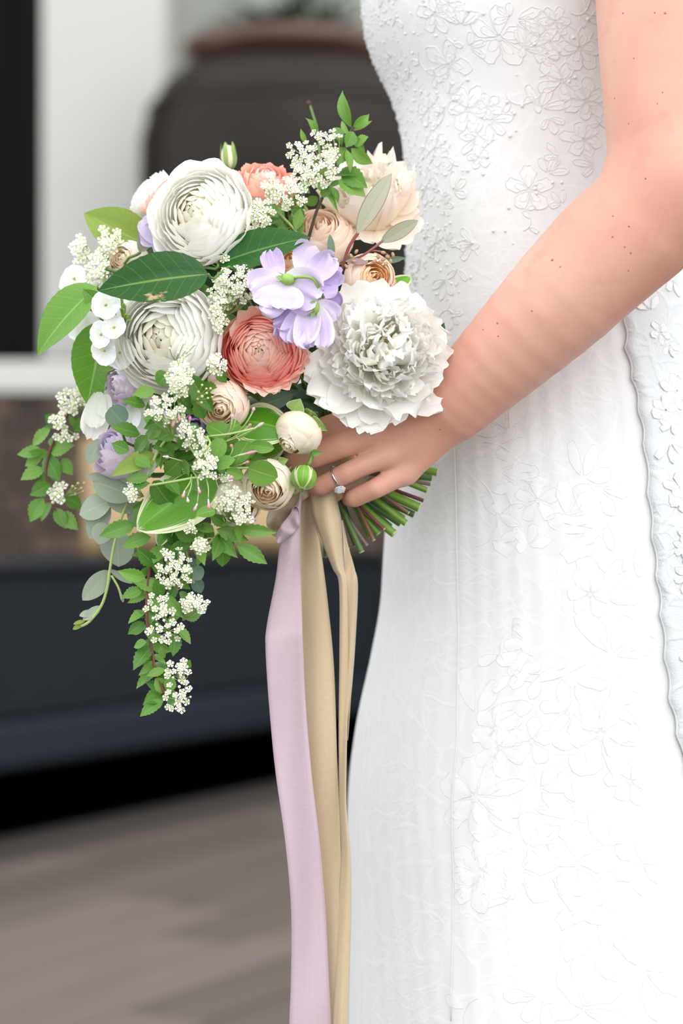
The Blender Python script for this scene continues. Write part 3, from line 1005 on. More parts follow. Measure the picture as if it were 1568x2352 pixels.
M_leaf = {
    'camellia': leaf_mat('camellia_green', (12, 56, 10), (32, 88, 22), (118, 158, 66), 0.24, 0.12, 8, 0.36, spec=0.3),
    'scarred':  leaf_mat('camellia_green_scarred', (15, 60, 12), (36, 90, 26), (130, 162, 72), 0.24, 0.12, 8, 0.4, spec=0.3, blotch=((176, 150, 112), 0.12)),
    'matte':    leaf_mat('olive_leaf', (110, 138, 44), (142, 166, 70), (160, 178, 92), 0.5, 0.3, 7, 0.4),
    'bright':   leaf_mat('bright_leaf', (82, 136, 38), (126, 174, 70), (168, 202, 112), 0.22, 0.3, 7, 0.4),
    'spirea':   leaf_mat('spirea_green', (64, 118, 34), (124, 170, 70), (140, 182, 92), 0.36, 0.28, 6, 0.35),
    'jasmine':  leaf_mat('jasmine_green', (84, 138, 44), (134, 180, 80), (156, 194, 104), 0.36, 0.3, 5, 0.4),
    'hosta':    leaf_mat('variegated_leaf', (72, 142, 22), (118, 180, 46), (146, 196, 82), 0.35, 0.3, 0.01, 0.25, margin=(238, 240, 200)),
    'euc':      leaf_mat('grey_green_leaf', (140, 154, 134), (172, 182, 164), (182, 190, 172), 0.6, 0.2, 5, 0.25),
    'eucdeep':  leaf_mat('deep_grey_green_leaf', (86, 114, 94), (118, 142, 122), (146, 164, 142), 0.6, 0.15, 5, 0.3),
    'purple':   leaf_mat('grey_leaf_plum_edge', (150, 156, 130), (178, 180, 156), (180, 140, 136), 0.55, 0.15, 5, 0.35, edge=(140, 96, 108)),
    'plum':     leaf_mat('plum_leaf', (132, 102, 108), (160, 130, 132), (170, 150, 140), 0.55, 0.15, 5, 0.3),
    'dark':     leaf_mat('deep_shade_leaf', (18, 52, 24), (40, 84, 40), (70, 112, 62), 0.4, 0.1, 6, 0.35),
    'sepal':    leaf_mat('sepal_green', (132, 172, 84), (172, 202, 122), (190, 214, 150), 0.5, 0.3, 3, 0.3, edge=(214, 226, 180)),
}
_lm = {}
def leaf_mesh(shape, mat):
    if (shape, mat) not in _lm:
        v, uv, f = leaf_geom(shape, **LEAF_SHAPES[shape])
        _lm[(shape, mat)] = mk_mesh('leaf', v, f, M_leaf[mat], uv)
    return _lm[(shape, mat)]

def leaf_matrix(B, T, width, roll, parent_loc):
    B, T = Vector(B), Vector(T)
    d = T - B; L = d.length; d.normalize()
    view = Vector((0, -1, 0.15))
    n = view - d * view.dot(d)
    n.normalize()
    n = Quaternion(d, roll) @ n
    x = d.cross(n).normalized()
    R = Matrix((x, d, n)).transposed().to_4x4()
    return Matrix.Translation(B - Vector(parent_loc)) @ R @ Matrix.Diagonal((width, L, L * 0.9, 1))

PXM = 1.71 / FPX
def add_leaf(parent, b, t, w, Y, dY=0.0, shape='spirea', mat='spirea', roll=None, name='leaf'):
    """leaf from image point b to t, w px wide, lying at depth Y (tip dY nearer or farther)"""
    if roll is None: roll = random.uniform(-0.5, 0.5)
    B = P(b[0], b[1], Y); T = P(t[0], t[1], Y + dY)
    wid = w * Y / FPX / max(0.45, math.cos(roll))
    return link(name, leaf_mesh(shape, mat), parent, leaf_matrix(B, T, wid, roll, parent.location))

# ---- cupped, overlapping petals (ranunculus, roses) -------------
def shell_petal(name, ctrl, half, mat, ruffle=0.0, rf=5, skew=0.0, tip=(0.12, 0.22), seed=0, nu=8, nv=11, lip=0.0, notch=0.0):
    (r0, z0), (r1, z1), (r2, z2), (r3, z3) = ctrl
    rs = random.Random(seed); p1, p2 = rs.uniform(0, 6), rs.uniform(0, 6)
    v, uv = [], []
    for i in range(nu):
        for j in range(nv):
            t = -1 + 2 * j / (nv - 1)
            um = 1 - tip[0] * t * t - tip[1] * abs(t) ** 5 - notch * math.exp(-(t * 4) ** 2) + ruffle * 0.5 * math.sin(rf * 1.7 * t + p2)
            u = i / (nu - 1) * um
            r = r0 * (1 - u) ** 3 + 3 * r1 * u * (1 - u) ** 2 + 3 * r2 * u * u * (1 - u) + r3 * u ** 3
            z = z0 * (1 - u) ** 3 + 3 * z1 * u * (1 - u) ** 2 + 3 * z2 * u * u * (1 - u) + z3 * u ** 3
            k = u ** 3
            r += (r3 * ruffle * math.sin(rf * t + p1) * k) + skew * t + lip * k * k
            ph = half * t * (0.55 + 0.45 * min(1, u * 1.6))
            v.append((r * math.cos(ph), r * math.sin(ph), z + r3 * 0.5 * ruffle * math.cos(rf * 1.3 * t + p2) * k))
            uv.append((i / (nu - 1), j / (nv - 1)))
    return mk_mesh(name, v, grid_faces(nu, nv), mat, uv)

def face_frame(name, loc, face, label, cat, group=None, spin=0.0):
    root = empty(name, loc, label, cat, group)
    return root, Vector(face).normalized().to_track_quat('Z', 'Y') @ Quaternion((0, 0, 1), spin)

def ring_of(root, q, mesh, n, phase, jit, rs, name='petal', off=(0, 0, 0)):
    for k in range(n):
        a = phase + 2 * math.pi * k / n + rs.uniform(-jit, jit)
        tilt = Quaternion((rs.uniform(-1, 1), rs.uniform(-1, 1), 0), rs.uniform(-jit, jit) * 0.35)
        M = (q @ tilt @ Quaternion((0, 0, 1), a)).to_matrix().to_4x4()
        link(name, mesh, root, Matrix.Translation(q @ Vector(off)) @ M @ Matrix.Scale(1 + rs.uniform(-.03, .03), 4))

def ranunculus(name, label, cat, px, py, Y, face, R, mats, seed, N=10, n0=5, dome=0.62, ruffle=0.03, open_out=1.0, centre=None, stem=True, inner=0.02, back=0.75, tipw=(0.10, 0.2)):
    rs = random.Random(seed)
    C = P(px, py, Y)
    root, q = face_frame(name, C, face, label, cat, spin=rs.uniform(0, 6))
    for i in range(N):
        t = i / (N - 1)
        rr = R * (inner + (1 - inner) * t ** 0.95)
        dz = lambda r_: R * dome * math.sqrt(max(0.0, 1 - min(1.0, r_ / (R * 1.12)) ** 2.1)) - R * 0.12
        zr = dz(rr)
        inn = 1 - t
        ro = min(rr + R * (0.30 * inn + 0.06), R * 1.06)
        ctrl = ((0.04 * R, -back * R), (ro * 1.05, -back * R * 0.9), (ro * 1.04 + 0.02 * R, dz(ro) - R * 0.022 * (1 + t)), (rr * (0.99 + 0.08 * open_out * t * t), zr))
        n = n0 + (1 if i > N * 0.35 else 0) + (1 if i > N * 0.7 else 0)
        m = mats[min(len(mats) - 1, int(t * len(mats) * 0.999))]
        me = [shell_petal('petal', ctrl, math.pi / n * (1.35 - 0.1 * t), m, ruffle * (0.3 + t), 4 + i % 3, 0.014 * R, tipw, seed * 31 + i * 2 + k, lip=0.03 * R * open_out * t) for k in (0, 1)]
        for k in range(n):
            a = i * 2.1 + 2 * math.pi * k / n + rs.uniform(-.14, .14)
            tl = Quaternion((rs.uniform(-1, 1), rs.uniform(-1, 1), 0.01), rs.uniform(0, 0.03))
            link('petal', me[k % 2], root, (q @ tl @ Quaternion((0, 0, 1), a)).to_matrix().to_4x4())
    if centre is not None:
        mb = MB().ball((0, 0, 0), R * 0.075, 5, 8, (1, 1, 0.6))
        link('flower_centre', mb.mesh('flower_centre', centre), root, Matrix.Translation(q @ Vector((0, 0, R * dome - R * 0.22))) @ q.to_matrix().to_4x4())
    if stem: stem_to_bind(root, C - Vector(face).normalized() * R * back * 0.95, face, 0.0022)
    return root, q

# ---- free petals (peony, sweet pea, phlox) ----------------------
def free_petal(name, L, W, mat, a=0.7, b=0.35, bend=(0.0, 0.9), cup=0.5, ruffle=0.0, rf=6, teeth=0.0, seed=0, nu=8, nv=9, lobes=0.0):
    """petal standing on the origin, growing along +y and curving towards +z"""
    rs = random.Random(seed); p1, p2 = rs.uniform(0, 6), rs.uniform(0, 6)
    cut = [teeth * (0.55 * math.sin(2.3 * (j / nv) * 6.28 + p1) + 0.45 * rs.uniform(-1, 1)) * (0.75 if nv > 7 else 0.6) for j in range(nv)]
    yy, zz = [0.0], [0.0]
    for i in range(1, nu):
        u = (i - 0.5) / (nu - 1); an = bend[0] + bend[1] * u
        yy.append(yy[-1] + math.cos(an) * L / (nu - 1)); zz.append(zz[-1] + math.sin(an) * L / (nu - 1))
    us = np.linspace(0, 1, nu); w = (us + 0.02) ** a * (1.02 - us) ** b; w = w / w.max()
    v, uv = [], []
    for i in range(nu):
        u = us[i]
        for j in range(nv):
            t = -1 + 2 * j / (nv - 1)
            x = t * W / 2 * max(w[i], 0.10)
            k = u ** 2
            ext = (cut[j] - 0.18 * t * t + lobes * (abs(t) - 0.5)) * L * 0.35 * k
            y = yy[i] + ext; z = zz[i] + cup * x * x / (W * 0.5) + ruffle * L * k * math.sin(rf * t + p1) * (0.3 + abs(t)) + ruffle * 0.6 * L * k * math.sin(rf * 2.1 * t + p2)
            v.append((x, y, z)); uv.append((u, j / (nv - 1)))
    return mk_mesh(name, v, grid_faces(nu, nv), mat, uv)

def orient(y_dir, z_hint):
    y = Vector(y_dir).normalized(); z = Vector(z_hint) - y * Vector(z_hint).dot(y)
    if z.length < 1e-5: z = y.orthogonal()
    z.normalize(); x = y.cross(z)
    return Matrix((x, y, z)).transposed().to_4x4()

# ---- petal colours
WHT = petal_mat('white_petal', (240, 242, 226), (250, 249, 245), (251, 250, 247), 0.6, 0.32, 0.07)
WHT2 = petal_mat('white_petal_inner', (244, 245, 228), (250, 249, 242), (251, 250, 246), 0.6, 0.32, 0.07)
CREAMC = petal_mat('ivory_centre_petal', (246, 243, 196), (249, 246, 222), (250, 248, 234), 0.6, 0.32, 0.07)
PEON = petal_mat('ivory_peony_petal', (248, 240, 214), (250, 243, 233), (251, 245, 238), 0.6, 0.32, 0.07)
COR1 = petal_mat('coral_petal_inner', (253, 224, 202), (253, 220, 204), (253, 222, 210), 0.5, 0.32, 0.10)
COR2 = petal_mat('coral_petal_mid', (252, 198, 178), (252, 196, 180), (253, 206, 192), 0.5, 0.32, 0.12)
COR3 = petal_mat('coral_petal_deep', (252, 182, 164), (252, 174, 158), (252, 186, 172), 0.5, 0.32, 0.15)
COR4 = petal_mat('coral_petal_outer', (252, 206, 188), (252, 204, 188), (253, 216, 200), 0.5, 0.32, 0.15, edge=(242, 208, 188))
PCH = petal_mat('peach_petal', (253, 236, 214), (253, 236, 218), (254, 240, 226), 0.55, 0.32, 0.08)
PCHR = petal_mat('salmon_petal', (252, 188, 162), (252, 196, 174), (252, 206, 188), 0.55, 0.20, 0.15)
CRM = petal_mat('cream_rose_petal', (250, 238, 208), (250, 238, 214), (250, 241, 222), 0.55, 0.20, 0.10)
CRM_IN = petal_mat('apricot_rose_petal', (253, 226, 190), (253, 240, 218), (253, 245, 230), 0.55, 0.34, 0.08)
ORG = petal_mat('orange_petal', (253, 210, 156), (253, 226, 184), (253, 235, 206), 0.55, 0.34, 0.08)
LAV = petal_mat('lavender_petal', (240, 234, 242), (218, 205, 236), (228, 217, 241), 0.55, 0.22, 0.3)
LAV2 = petal_mat('deep_lavender_petal', (224, 212, 240), (200, 182, 229), (214, 198, 236), 0.55, 0.22, 0.3)
MAU = petal_mat('pale_mauve_petal', (240, 206, 230), (240, 226, 240), (243, 234, 244), 0.55, 0.16, 0.2)
SNOW = petal_mat('cool_white_petal', (232, 238, 222), (245, 247, 246), (247, 249, 249), 0.55, 0.16, 0.08)
GHOST = petal_mat('translucent_white_petal', (216, 224, 208), (232, 235, 226), (238, 240, 232), 0.55, 0.30, 0.2)
M_heart = simple_mat('ivory_heart', (248, 246, 226), 0.6, 0.04, 300)
M_button = simple_mat('green_button', (186, 190, 120), 0.6, 0.2, 300)
M_stamen = simple_mat('orange_stamen', (240, 168, 84), 0.6, 0.2, 300)
M_calyx = simple_mat('calyx_green', (140, 176, 84), 0.5, 0.15, 120)

# ================================================================== main blooms
ranunculus('ranunculus', 'large white ranunculus with ruffled petals above the dark glossy leaf', 'flower', 462, 492, 1.712, (-0.36, -0.90, 0.20), 0.0345, (CREAMC, WHT2, WHT2, WHT, WHT), 1, N=11, ruffle=0.035, centre=M_heart, open_out=1.4)
ranunculus('ranunculus', 'large round white ranunculus beside the coral bloom, below the dark glossy leaf', 'flower', 384, 776, 1.700, (-0.26, -0.96, 0.02), 0.0372, (CREAMC, WHT2, WHT2, WHT, WHT), 2, N=11, ruffle=0.022, centre=M_heart, open_out=0.8)
ranunculus('ranunculus', 'coral pink ranunculus with tightly layered petals and a small green eye', 'flower', 602, 806, 1.700, (-0.14, -0.98, 0.06), 0.0285, (COR1, COR1, COR2, COR2, COR3, COR3, COR4), 3, N=15, ruffle=0.02, centre=M_button, open_out=0.5, dome=0.62)
root = [o for o in bpy.data.objects if o.get('label', '').startswith('coral pink')][0]
guard = [free_petal('petal', 0.0375, 0.034, COR4, 0.5, 0.3, (0.1, 0.5), 0.3, 0.05, 5, 0.25, 300 + k) for k in range(3)]
for k, (ax, ay) in enumerate(((0.85, -0.35), (0.95, 0.1), (0.55, -0.8), (-0.5, 0.9), (0.1, 0.95), (0.05, -0.95))):
    dv_ = Vector((ax, -0.18, ay))
    link('petal', guard[k % 3], root, Matrix.Translation((0.002, 0.010, 0)) @ orient(dv_, (0, -1, 0.1)))
stem_to_bind

def bomb_peony(px, py, Y, face, R, seed, label):
    rs = random.Random(seed)
    C = P(px, py, Y)
    root, q = face_frame('peony', C, face, label, 'flower')
    gp = [free_petal('guard_petal', R * 1.12, R * 0.95, WHT, 0.55, 0.28, (0.15, 0.55 - 0.15 * k), 0.35, 0.05, 4, 0.35, seed + k, nu=10, nv=11) for k in range(4)]
    for k in range(10):
        a = k * 2 * math.pi / 10 + rs.uniform(-.15, .15)
        rad = Vector((math.cos(a), math.sin(a), rs.uniform(-0.15, 0.25)))
        M = q.to_matrix().to_4x4() @ Matrix.Translation((0, 0, -0.30 * R)) @ orient(rad, (0, 0, 1)) @ Matrix.Scale(rs.uniform(.9, 1.12), 4)
        link('petal', gp[k % 4], root, M)
    ip = []
    for k in range(8):
        ip.append(free_petal('petal', R * 0.62, R * (0.36 + 0.07 * (k % 4)), WHT if k % 3 else WHT2, 0.55, 0.30, (-0.2, 0.85 + 0.25 * (k % 3)), 0.5, 0.05, 4, 0.50, seed + 20 + k, nu=8, nv=9))
    cp = [free_petal('petal', R * 0.52, R * 0.22, CREAMC, 0.6, 0.30, (-0.1, 1.0), 0.7, 0.06, 4, 0.6, seed + 40 + k, nu=8, nv=9) for k in range(3)]
    n = 120
    for k in range(n):
        f = (k + 0.5) / n
        th = math.acos(1 - f * 1.10)
        a = k * 2.39996
        dirn = Vector((math.sin(th) * math.cos(a), math.sin(th) * math.sin(a), math.cos(th)))
        dirn = (dirn + Vector((rs.gauss(0, .13), rs.gauss(0, .13), rs.gauss(0, .13)))).normalized()
        base = dirn * R * (0.26 + 0.06 * rs.random()) * Vector((1, 1, 0.8)).length / 1.6
        axis_side = Vector((-math.sin(a), math.cos(a), 0))
        hint = Vector((0, 0, 1)) - dirn * dirn.z + axis_side * rs.uniform(-.5, .5) - dirn * 0
        if hint.length < 0.15: hint = Vector((rs.uniform(-1, 1), rs.uniform(-1, 1), 0.1))
        m = cp[k % 3] if (th < 0.55 and k % 2) else ip[k % 8]
        M = q.to_matrix().to_4x4() @ Matrix.Translation(base) @ orient(dirn, hint) @ Matrix.Scale(rs.uniform(.82, 1.12), 4)
        link('petal', m, root, M)
    stem_to_bind(root, C - Vector(face).normalized() * R * 0.4, face, 0.0030)
    return root
pe = bomb_peony(876, 818, 1.708, (0.18, -0.93, 0.16), 0.0478, 70, 'big shaggy white peony with jagged petals resting against the wrist')
gpx = free_petal('petal', 0.052, 0.036, WHT, 0.5, 0.28, (0.1, 0.5), 0.4, 0.04, 4, 0.25, 555, nu=10, nv=11)
for tgt, hint in (((706, 910), (0.3, -1, 0.2)), ((745, 930), (0.2, -1, 0.3)), ((830, 1000), (0, -1, 0.4)), ((1028, 840), (-0.2, -1, 0)), ((1010, 735), (-0.2, -1, -0.2)), ((790, 655), (0.1, -1, -0.3)), ((880, 985), (0, -1, 0.3))):
    T = P(tgt[0], tgt[1], 1.715); C = Vector(pe.location) + Vector((0, 0.008, 0))
    dd = T - C; base = C + dd * 0.35
    link('petal', gpx, pe, Matrix.Translation(base - Vector(pe.location)) @ orient(T - base, hint) @ Matrix.Diagonal((1, (T - base).length / 0.050, 1, 1)))

# ivory peony at the back, cupped, frilled tips
C = P(858, 488, 1.782)
face = Vector((-0.22, -0.50, 0.84))
ip, q = face_frame('peony', C, face, 'ivory cupped peony with frilled tips close to the bodice', 'flower')
R = 0.047
rs = random.Random(8)
for i, (n, L, W, el, b0, b1, m) in enumerate(((7, 1.15, 1.0, 0.05, 0.35, 0.9, PEON), (6, 1.05, .85, .3, .55, .8, PEON), (6, .95, .7, .45, .9, .5, PEON), (7, .8, .42, .7, 1.0, .3, CREAMC), (6, .6, .3, .8, 1.2, .2, CREAMC))):
    ms = [free_petal('petal', R * L, R * W, m, .5, .3, (b0, b1), .55, .07, 5, .55 if i > 1 else .3, 90 + i * 3 + k, nu=10, nv=11) for k in (0, 1)]
    for k in range(n):
        a = k * 2 * math.pi / n + i * .7 + rs.uniform(-.2, .2)
        M = q.to_matrix().to_4x4() @ Matrix.Translation((0, 0, -R * 0.35)) @ orient((math.cos(a), math.sin(a), 0.05), (0, 0, 1))
        link('petal', ms[k % 2], ip, M)
for dx, dz in ((830 - 862, 492 - 360), (895 - 862, 492 - 350), (925 - 862, 492 - 410)):
    T = C + Vector((dx * 1.8 / FPX, 0.01, dz * 1.8 / FPX)); B = C + Vector((dx * 0.7 / FPX, 0.015, 0.0))
    mm = free_petal('petal', (T - B).length, 0.030, PEON, .45, .22, (0, .2), .5, .06, 5, .7, int(dx) + 777, nu=10, nv=11)
    link('petal', mm, ip, Matrix.Translation(B - C) @ orient(T - B, (-0.3, -1, 0.1)))
for tgt in ((975, 480), (940, 578), (890, 570), (800, 555), (745, 475), (760, 530), (740, 430), (965, 420)):
    T = P(tgt[0], tgt[1], 1.772); B = C + (T - C) * 0.25
    mm = free_petal('petal', (T - B).length, 0.040, PEON, .5, .25, (0.1, .5), .4, .04, 4, .3, tgt[0], nu=10, nv=11)
    link('petal', mm, ip, Matrix.Translation(B - C) @ orient(T - B, (0.1, -1, 0.35)))
stem_to_bind(ip, C + Vector((0, .01, -.03)), (0, -.2, 1), 0.003)

# ---- roses
def rose(name, label, px, py, Y, face, R, seed, outer=CRM, inner=CRM_IN, N=5, n0=4, dome=1.05, open_r=0.55, sep=5, stem=True):
    rs = random.Random(seed)
    C = P(px, py, Y)
    root, q = face_frame(name, C, face, label, 'flower', spin=rs.uniform(0, 6))
    Ri = R * open_r * 1.12; top = R * 0.96 * dome
    for i in range(N):
        t = i / (N - 1)
        rr = Ri * (0.10 + 0.86 * t)
        dz = lambda r_: top - R * 0.14 * (r_ / Ri) ** 2
        ro = min(rr + Ri * .25, Ri * 1.1)
        ctrl = ((0.05 * R, -0.7 * R), (ro, -0.7 * R), (ro, dz(ro) - R * .06), (rr, dz(rr) + R * .03 * math.sin(i * 2.3)))
        me = [shell_petal('petal', ctrl, math.pi / n0 * 1.25, inner, 0.05, 5, 0.02 * R, (0.04, 0.14), seed * 17 + i * 2 + k) for k in (0, 1)]
        for k in range(n0):
            a = i * 2.1 + 2 * math.pi * k / n0 + rs.uniform(-.25, .25)
            link('petal', me[k % 2], root, (q @ Quaternion((rs.uniform(-1, 1), rs.uniform(-1, 1), 0.01), rs.uniform(0, .10)) @ Quaternion((0, 0, 1), a)).to_matrix().to_4x4())
    for i, (bel, rr, zr, n) in enumerate(((.93, open_r + .06, .78, 4), (1.0, open_r + .16, .70, 5), (1.06, open_r + .40, .46, 5))):
        ctrl = ((0.05 * R, -0.88 * R), (bel * 1.28 * R, -0.86 * R), (bel * 1.22 * R, zr * 0.55 * R * dome), (rr * R, zr * R * dome))
        me = [shell_petal('petal', ctrl, math.pi / n * 1.5, outer, 0.035, 4, 0.04 * R, (0.07, 0.20), seed * 57 + i * 2 + k, nu=10) for k in (0, 1)]
        for k in range(n):
            a = i * 1.3 + 2 * math.pi * k / n + rs.uniform(-.15, .15)
            link('petal', me[k % 2], root, (q @ Quaternion((rs.uniform(-1, 1), rs.uniform(-1, 1), 0.01), rs.uniform(0, .07)) @ Quaternion((0, 0, 1), a)).to_matrix().to_4x4())
    sm = leaf_mesh('sepal', 'sepal')
    for k in range(sep):
        a = k * 2 * math.pi / sep + 0.4
        d0 = q @ Vector((math.cos(a), math.sin(a), 0.15)); b0 = q @ Vector((0, 0, -0.88 * R))
        link('sepal', sm, root, Matrix.Translation(b0) @ orient(d0, q @ Vector((0, 0, -1))) @ Matrix.Diagonal((R * .75, R * 1.25, R * 1.0, 1)))
    mb = MB().ball((0, 0, 0), R * 0.32, 5, 8, (1, 1, 1.2))
    link('calyx', mb.mesh('calyx', M_calyx), root, Matrix.Translation(q @ Vector((0, 0, -R * 1.0))))
    if stem: stem_to_bind(root, C - Vector(face).normalized() * R * 1.1, face, 0.0015)
    return root, q
rose('garden_rose', 'small peach rose with an apricot heart tucked between the two peonies', 848, 641, 1.735, (0.30, -0.88, 0.05), 0.0160, 11, PCH, ORG, dome=1.0, open_r=.62)
rose('garden_rose', 'peach rose between the coral bloom and the striped leaf', 512, 932, 1.704, (-0.12, -0.94, -0.24), 0.0158, 12, PCH, CRM_IN, open_r=.60)
r8, q8 = rose('garden_rose', 'closed cream rose beside the fingers with orange stamens showing', 684, 996, 1.702, (-0.50, -0.50, -0.72), 0.0152, 13, CRM, CRM_IN, open_r=.40)
for k in range(14):
    a = k * 2.4; rr = 0.0045 * math.sqrt(k / 14)
    b = q8 @ Vector((rr * math.cos(a), rr * math.sin(a), 0.002)); e = q8 @ Vector((rr * 1.5 * math.cos(a + .4), rr * 1.5 * math.sin(a + .4), 0.0128))
    MB().tube([b, e], 0.00035, 4).build('stamen', M_stamen, r8)
rose('garden_rose', 'cream rose just below the closed rose, next to the green bud', 616, 1114, 1.706, (-0.02, -0.92, -0.30), 0.0158, 14, CRM, CRM_IN, open_r=.58)
rose('garden_rose', 'cream rose half hidden under a spray of tiny white blossoms', 540, 1158, 1.716, (0.20, -0.90, -0.30), 0.0158, 15, CRM, CRM_IN, open_r=.56)
rose('garden_rose', 'orange rose heart peeking out behind the lavender sweet pea', 668, 610, 1.762, (-0.05, -0.9, 0.35), 0.0140, 16, PCH, ORG, open_r=.72)
rose('garden_rose', 'pale peach rose deep in the bouquet behind the thin brown twig', 738, 548, 1.762, (-0.05, -0.82, 0.5), 0.0200, 17, PCH, PCH, open_r=.60)
rose('garden_rose', 'pale peach round bud under the coral bloom', 480, 862, 1.712, (-0.1, -0.9, 0.2), 0.0075, 18, CRM, CRM, N=4, open_r=.2)
ranunculus('ranunculus', 'salmon pink ruffled bloom upright behind the big white one', 'flower', 606, 432, 1.775, (0.10, -0.62, 0.78), 0.0205, (COR1, PCHR, PCHR), 21, N=6, ruffle=0.10, dome=0.9, open_out=1.5, back=1.0)
ranunculus('ranunculus', 'white bloom turned away at the top left edge of the bouquet', 'flower', 342, 450, 1.795, (-0.75, -0.25, 0.55), 0.0190, (WHT2, WHT), 22, N=6, ruffle=0.04, back=0.9)
ranunculus('ranunculus', 'salmon bloom squeezed between the two topmost white blooms', 'flower', 388, 452, 1.772, (-0.50, -0.45, 0.70), 0.0195, (COR1, PCHR), 23, N=6, ruffle=0.06, back=0.9)
ranunculus('ranunculus', 'small orange bloom deep under the big white bloom', 'flower', 512, 575, 1.775, (0.1, -0.8, -0.3), 0.0170, (ORG, ORG), 24, N=6, ruffle=0.05)
ranunculus('ranunculus', 'blush bloom in the shadow to the left of the large white one', 'flower', 548, 450, 1.770, (0.5, -0.7, 0.4), 0.0150, (PEON, PEON), 25, N=5, ruffle=0.06)
rose('garden_rose', 'cream bloom deep behind the left tip of the dark glossy leaf', 296, 604, 1.770, (-0.4, -0.85, 0.2), 0.0140, 26, PEON, CRM)
ranunculus('lisianthus', 'pale mauve ruffled bloom under the round white ranunculus', 'flower', 284, 884, 1.745, (-0.75, -0.65, 0.0), 0.0160, (MAU, MAU), 27, N=5, ruffle=0.14, dome=.8, back=1.0)
ranunculus('lisianthus', 'pale mauve bloom with a pink heart above the grey-green leaves', 'flower', 276, 1040, 1.745, (-0.55, -0.70, 0.55), 0.0185, (LAV, MAU, MAU), 28, N=6, ruffle=0.08, dome=1.1, back=1.2)
ranunculus('lisianthus', 'dull mauve bloom hidden deep behind the jasmine', 'flower', 448, 985, 1.760, (0, -0.95, 0.2), 0.0160, (LAV2, MAU), 29, N=5, ruffle=0.08)

# ---- pale sweet peas hanging on the left
def petals_flat(name, label, cat, specs, loc, mats, stem=True):
    root = empty(name, loc, label, cat)
    for i, (b, t, w, Y, dY, mi, rf) in enumerate(specs):
        B, T = P(b[0], b[1], Y), P(t[0], t[1], Y + dY)
        L = (T - B).length
        me = free_petal('petal', L, w * Y / FPX, mats[mi], .5, .28, (0, .25), .35, rf, 5, .15, i * 7 + int(b[0]), nu=10, nv=13)
        link('petal', me, root, Matrix.Translation(B - Vector(loc)) @ orient(T - B, (random.uniform(-.5, .3), -1, random.uniform(-.1, .4))))
    if stem: stem_to_bind(root, Vector(loc), (-0.4, -0.5, 0), 0.0012)
    return root
petals_flat('sweet_pea', 'translucent white sweet pea drooping at the left edge', 'flower', [((240, 890), (205, 1010), 66, 1.755, 0, 0, .05), ((228, 900), (225, 985), 54, 1.748, 0, 0, .04), ((245, 905), (240, 960), 40, 1.745, 0, 0, .05)], P(242, 890, 1.755), (GHOST,))
petals_flat('sweet_pea', 'white sweet pea showing between the mauve blooms and spirea', 'flower', [((330, 900), (345, 1010), 90, 1.748, 0, 0, .05), ((310, 930), (290, 985), 60, 1.746, 0, 0, .05), ((350, 1000), (330, 1100), 70, 1.752, 0, 0, .05)], P(335, 900, 1.755), (SNOW,))
petals_flat('sweet_pea', 'lavender sweet pea petals behind the large white ranunculus', 'flower', [((372, 560), (330, 500), 60, 1.735, 0, 0, .06), ((375, 565), (350, 570), 44, 1.733, 0, 1, .05), ((372, 550), (322, 535), 56, 1.737, 0, 0, .05)], P(372, 560, 1.745), (LAV, LAV2))

# main lavender sweet pea: banner, wings and keel of three florets on one stalk
sp = empty('sweet_pea', P(742, 640, 1.70), 'lavender sweet pea with ruffled petals on a curling green stalk', 'flower')
spec = [  # base, tip, width px, Y, dY, mat, ruffle, lobes
    ((655, 650), (580, 690), 120, 1.672, -.004, 0, .08, .3), ((650, 640), (740, 690), 110, 1.670, -.006, 0, .08, .2), ((640, 640), (612, 580), 58, 1.674, .006, 1, .06, .1), ((652, 655), (640, 715), 120, 1.668, -.004, 0, .09, .3),
    ((700, 640), (745, 580), 120, 1.690, .004, 0, .08, .4), ((705, 640), (778, 605), 90, 1.692, .004, 0, .08, .2), ((715, 650), (780, 660), 90, 1.690, .0, 1, .08, .2), ((720, 660), (765, 720), 90, 1.692, .004, 1, .09, .2),
    ((712, 700), (680, 800), 92, 1.672, -.004, 0, .10, .3), ((715, 700), (725, 805), 96, 1.668, -.002, 0, .10, .4), ((718, 700), (765, 745), 80, 1.672, .002, 0, .09, .2), ((705, 695), (625, 745), 80, 1.676, .002, 1, .09, .2), ((708, 700), (645, 785), 70, 1.680, .002, 1, .08, .2)]
for i, (b, t, w, Y, dY, mi, rf, lb) in enumerate(spec):
    B, T = P(b[0], b[1], Y), P(t[0], t[1], Y + dY)
    me = free_petal('petal', (T - B).length, w * Y / FPX, (LAV, LAV2)[mi], .42, .22, (-.15, .6), .30, rf * 1.9, 7 + i % 3, .12, 900 + i, nu=12, nv=15, lobes=lb)
    link('petal', me, sp, Matrix.Translation(B - sp.location) @ orient(T - B, (random.Random(i).uniform(-.4, .4), -1, random.Random(i + 50).uniform(-.2, .4))))
def px_tube(parent, pts, r, mat, name='stem', n=6, ns=14):
    L = local(spline([P(*p) for p in pts], ns), parent.location)
    return link(name, MB().tube(L, r, n).mesh(name, mat), parent)
px_tube(sp, [(672, 640, 1.668), (690, 636, 1.662), (718, 640, 1.660), (732, 665, 1.662), (728, 690, 1.665), (722, 705, 1.668)], 0.0011, M_calyx)
px_tube(sp, [(728, 660, 1.662), (745, 690, 1.69), (752, 760, 1.74), (742, 900, 1.765), (742, 1040, 1.772)], 0.0012, M_stem)
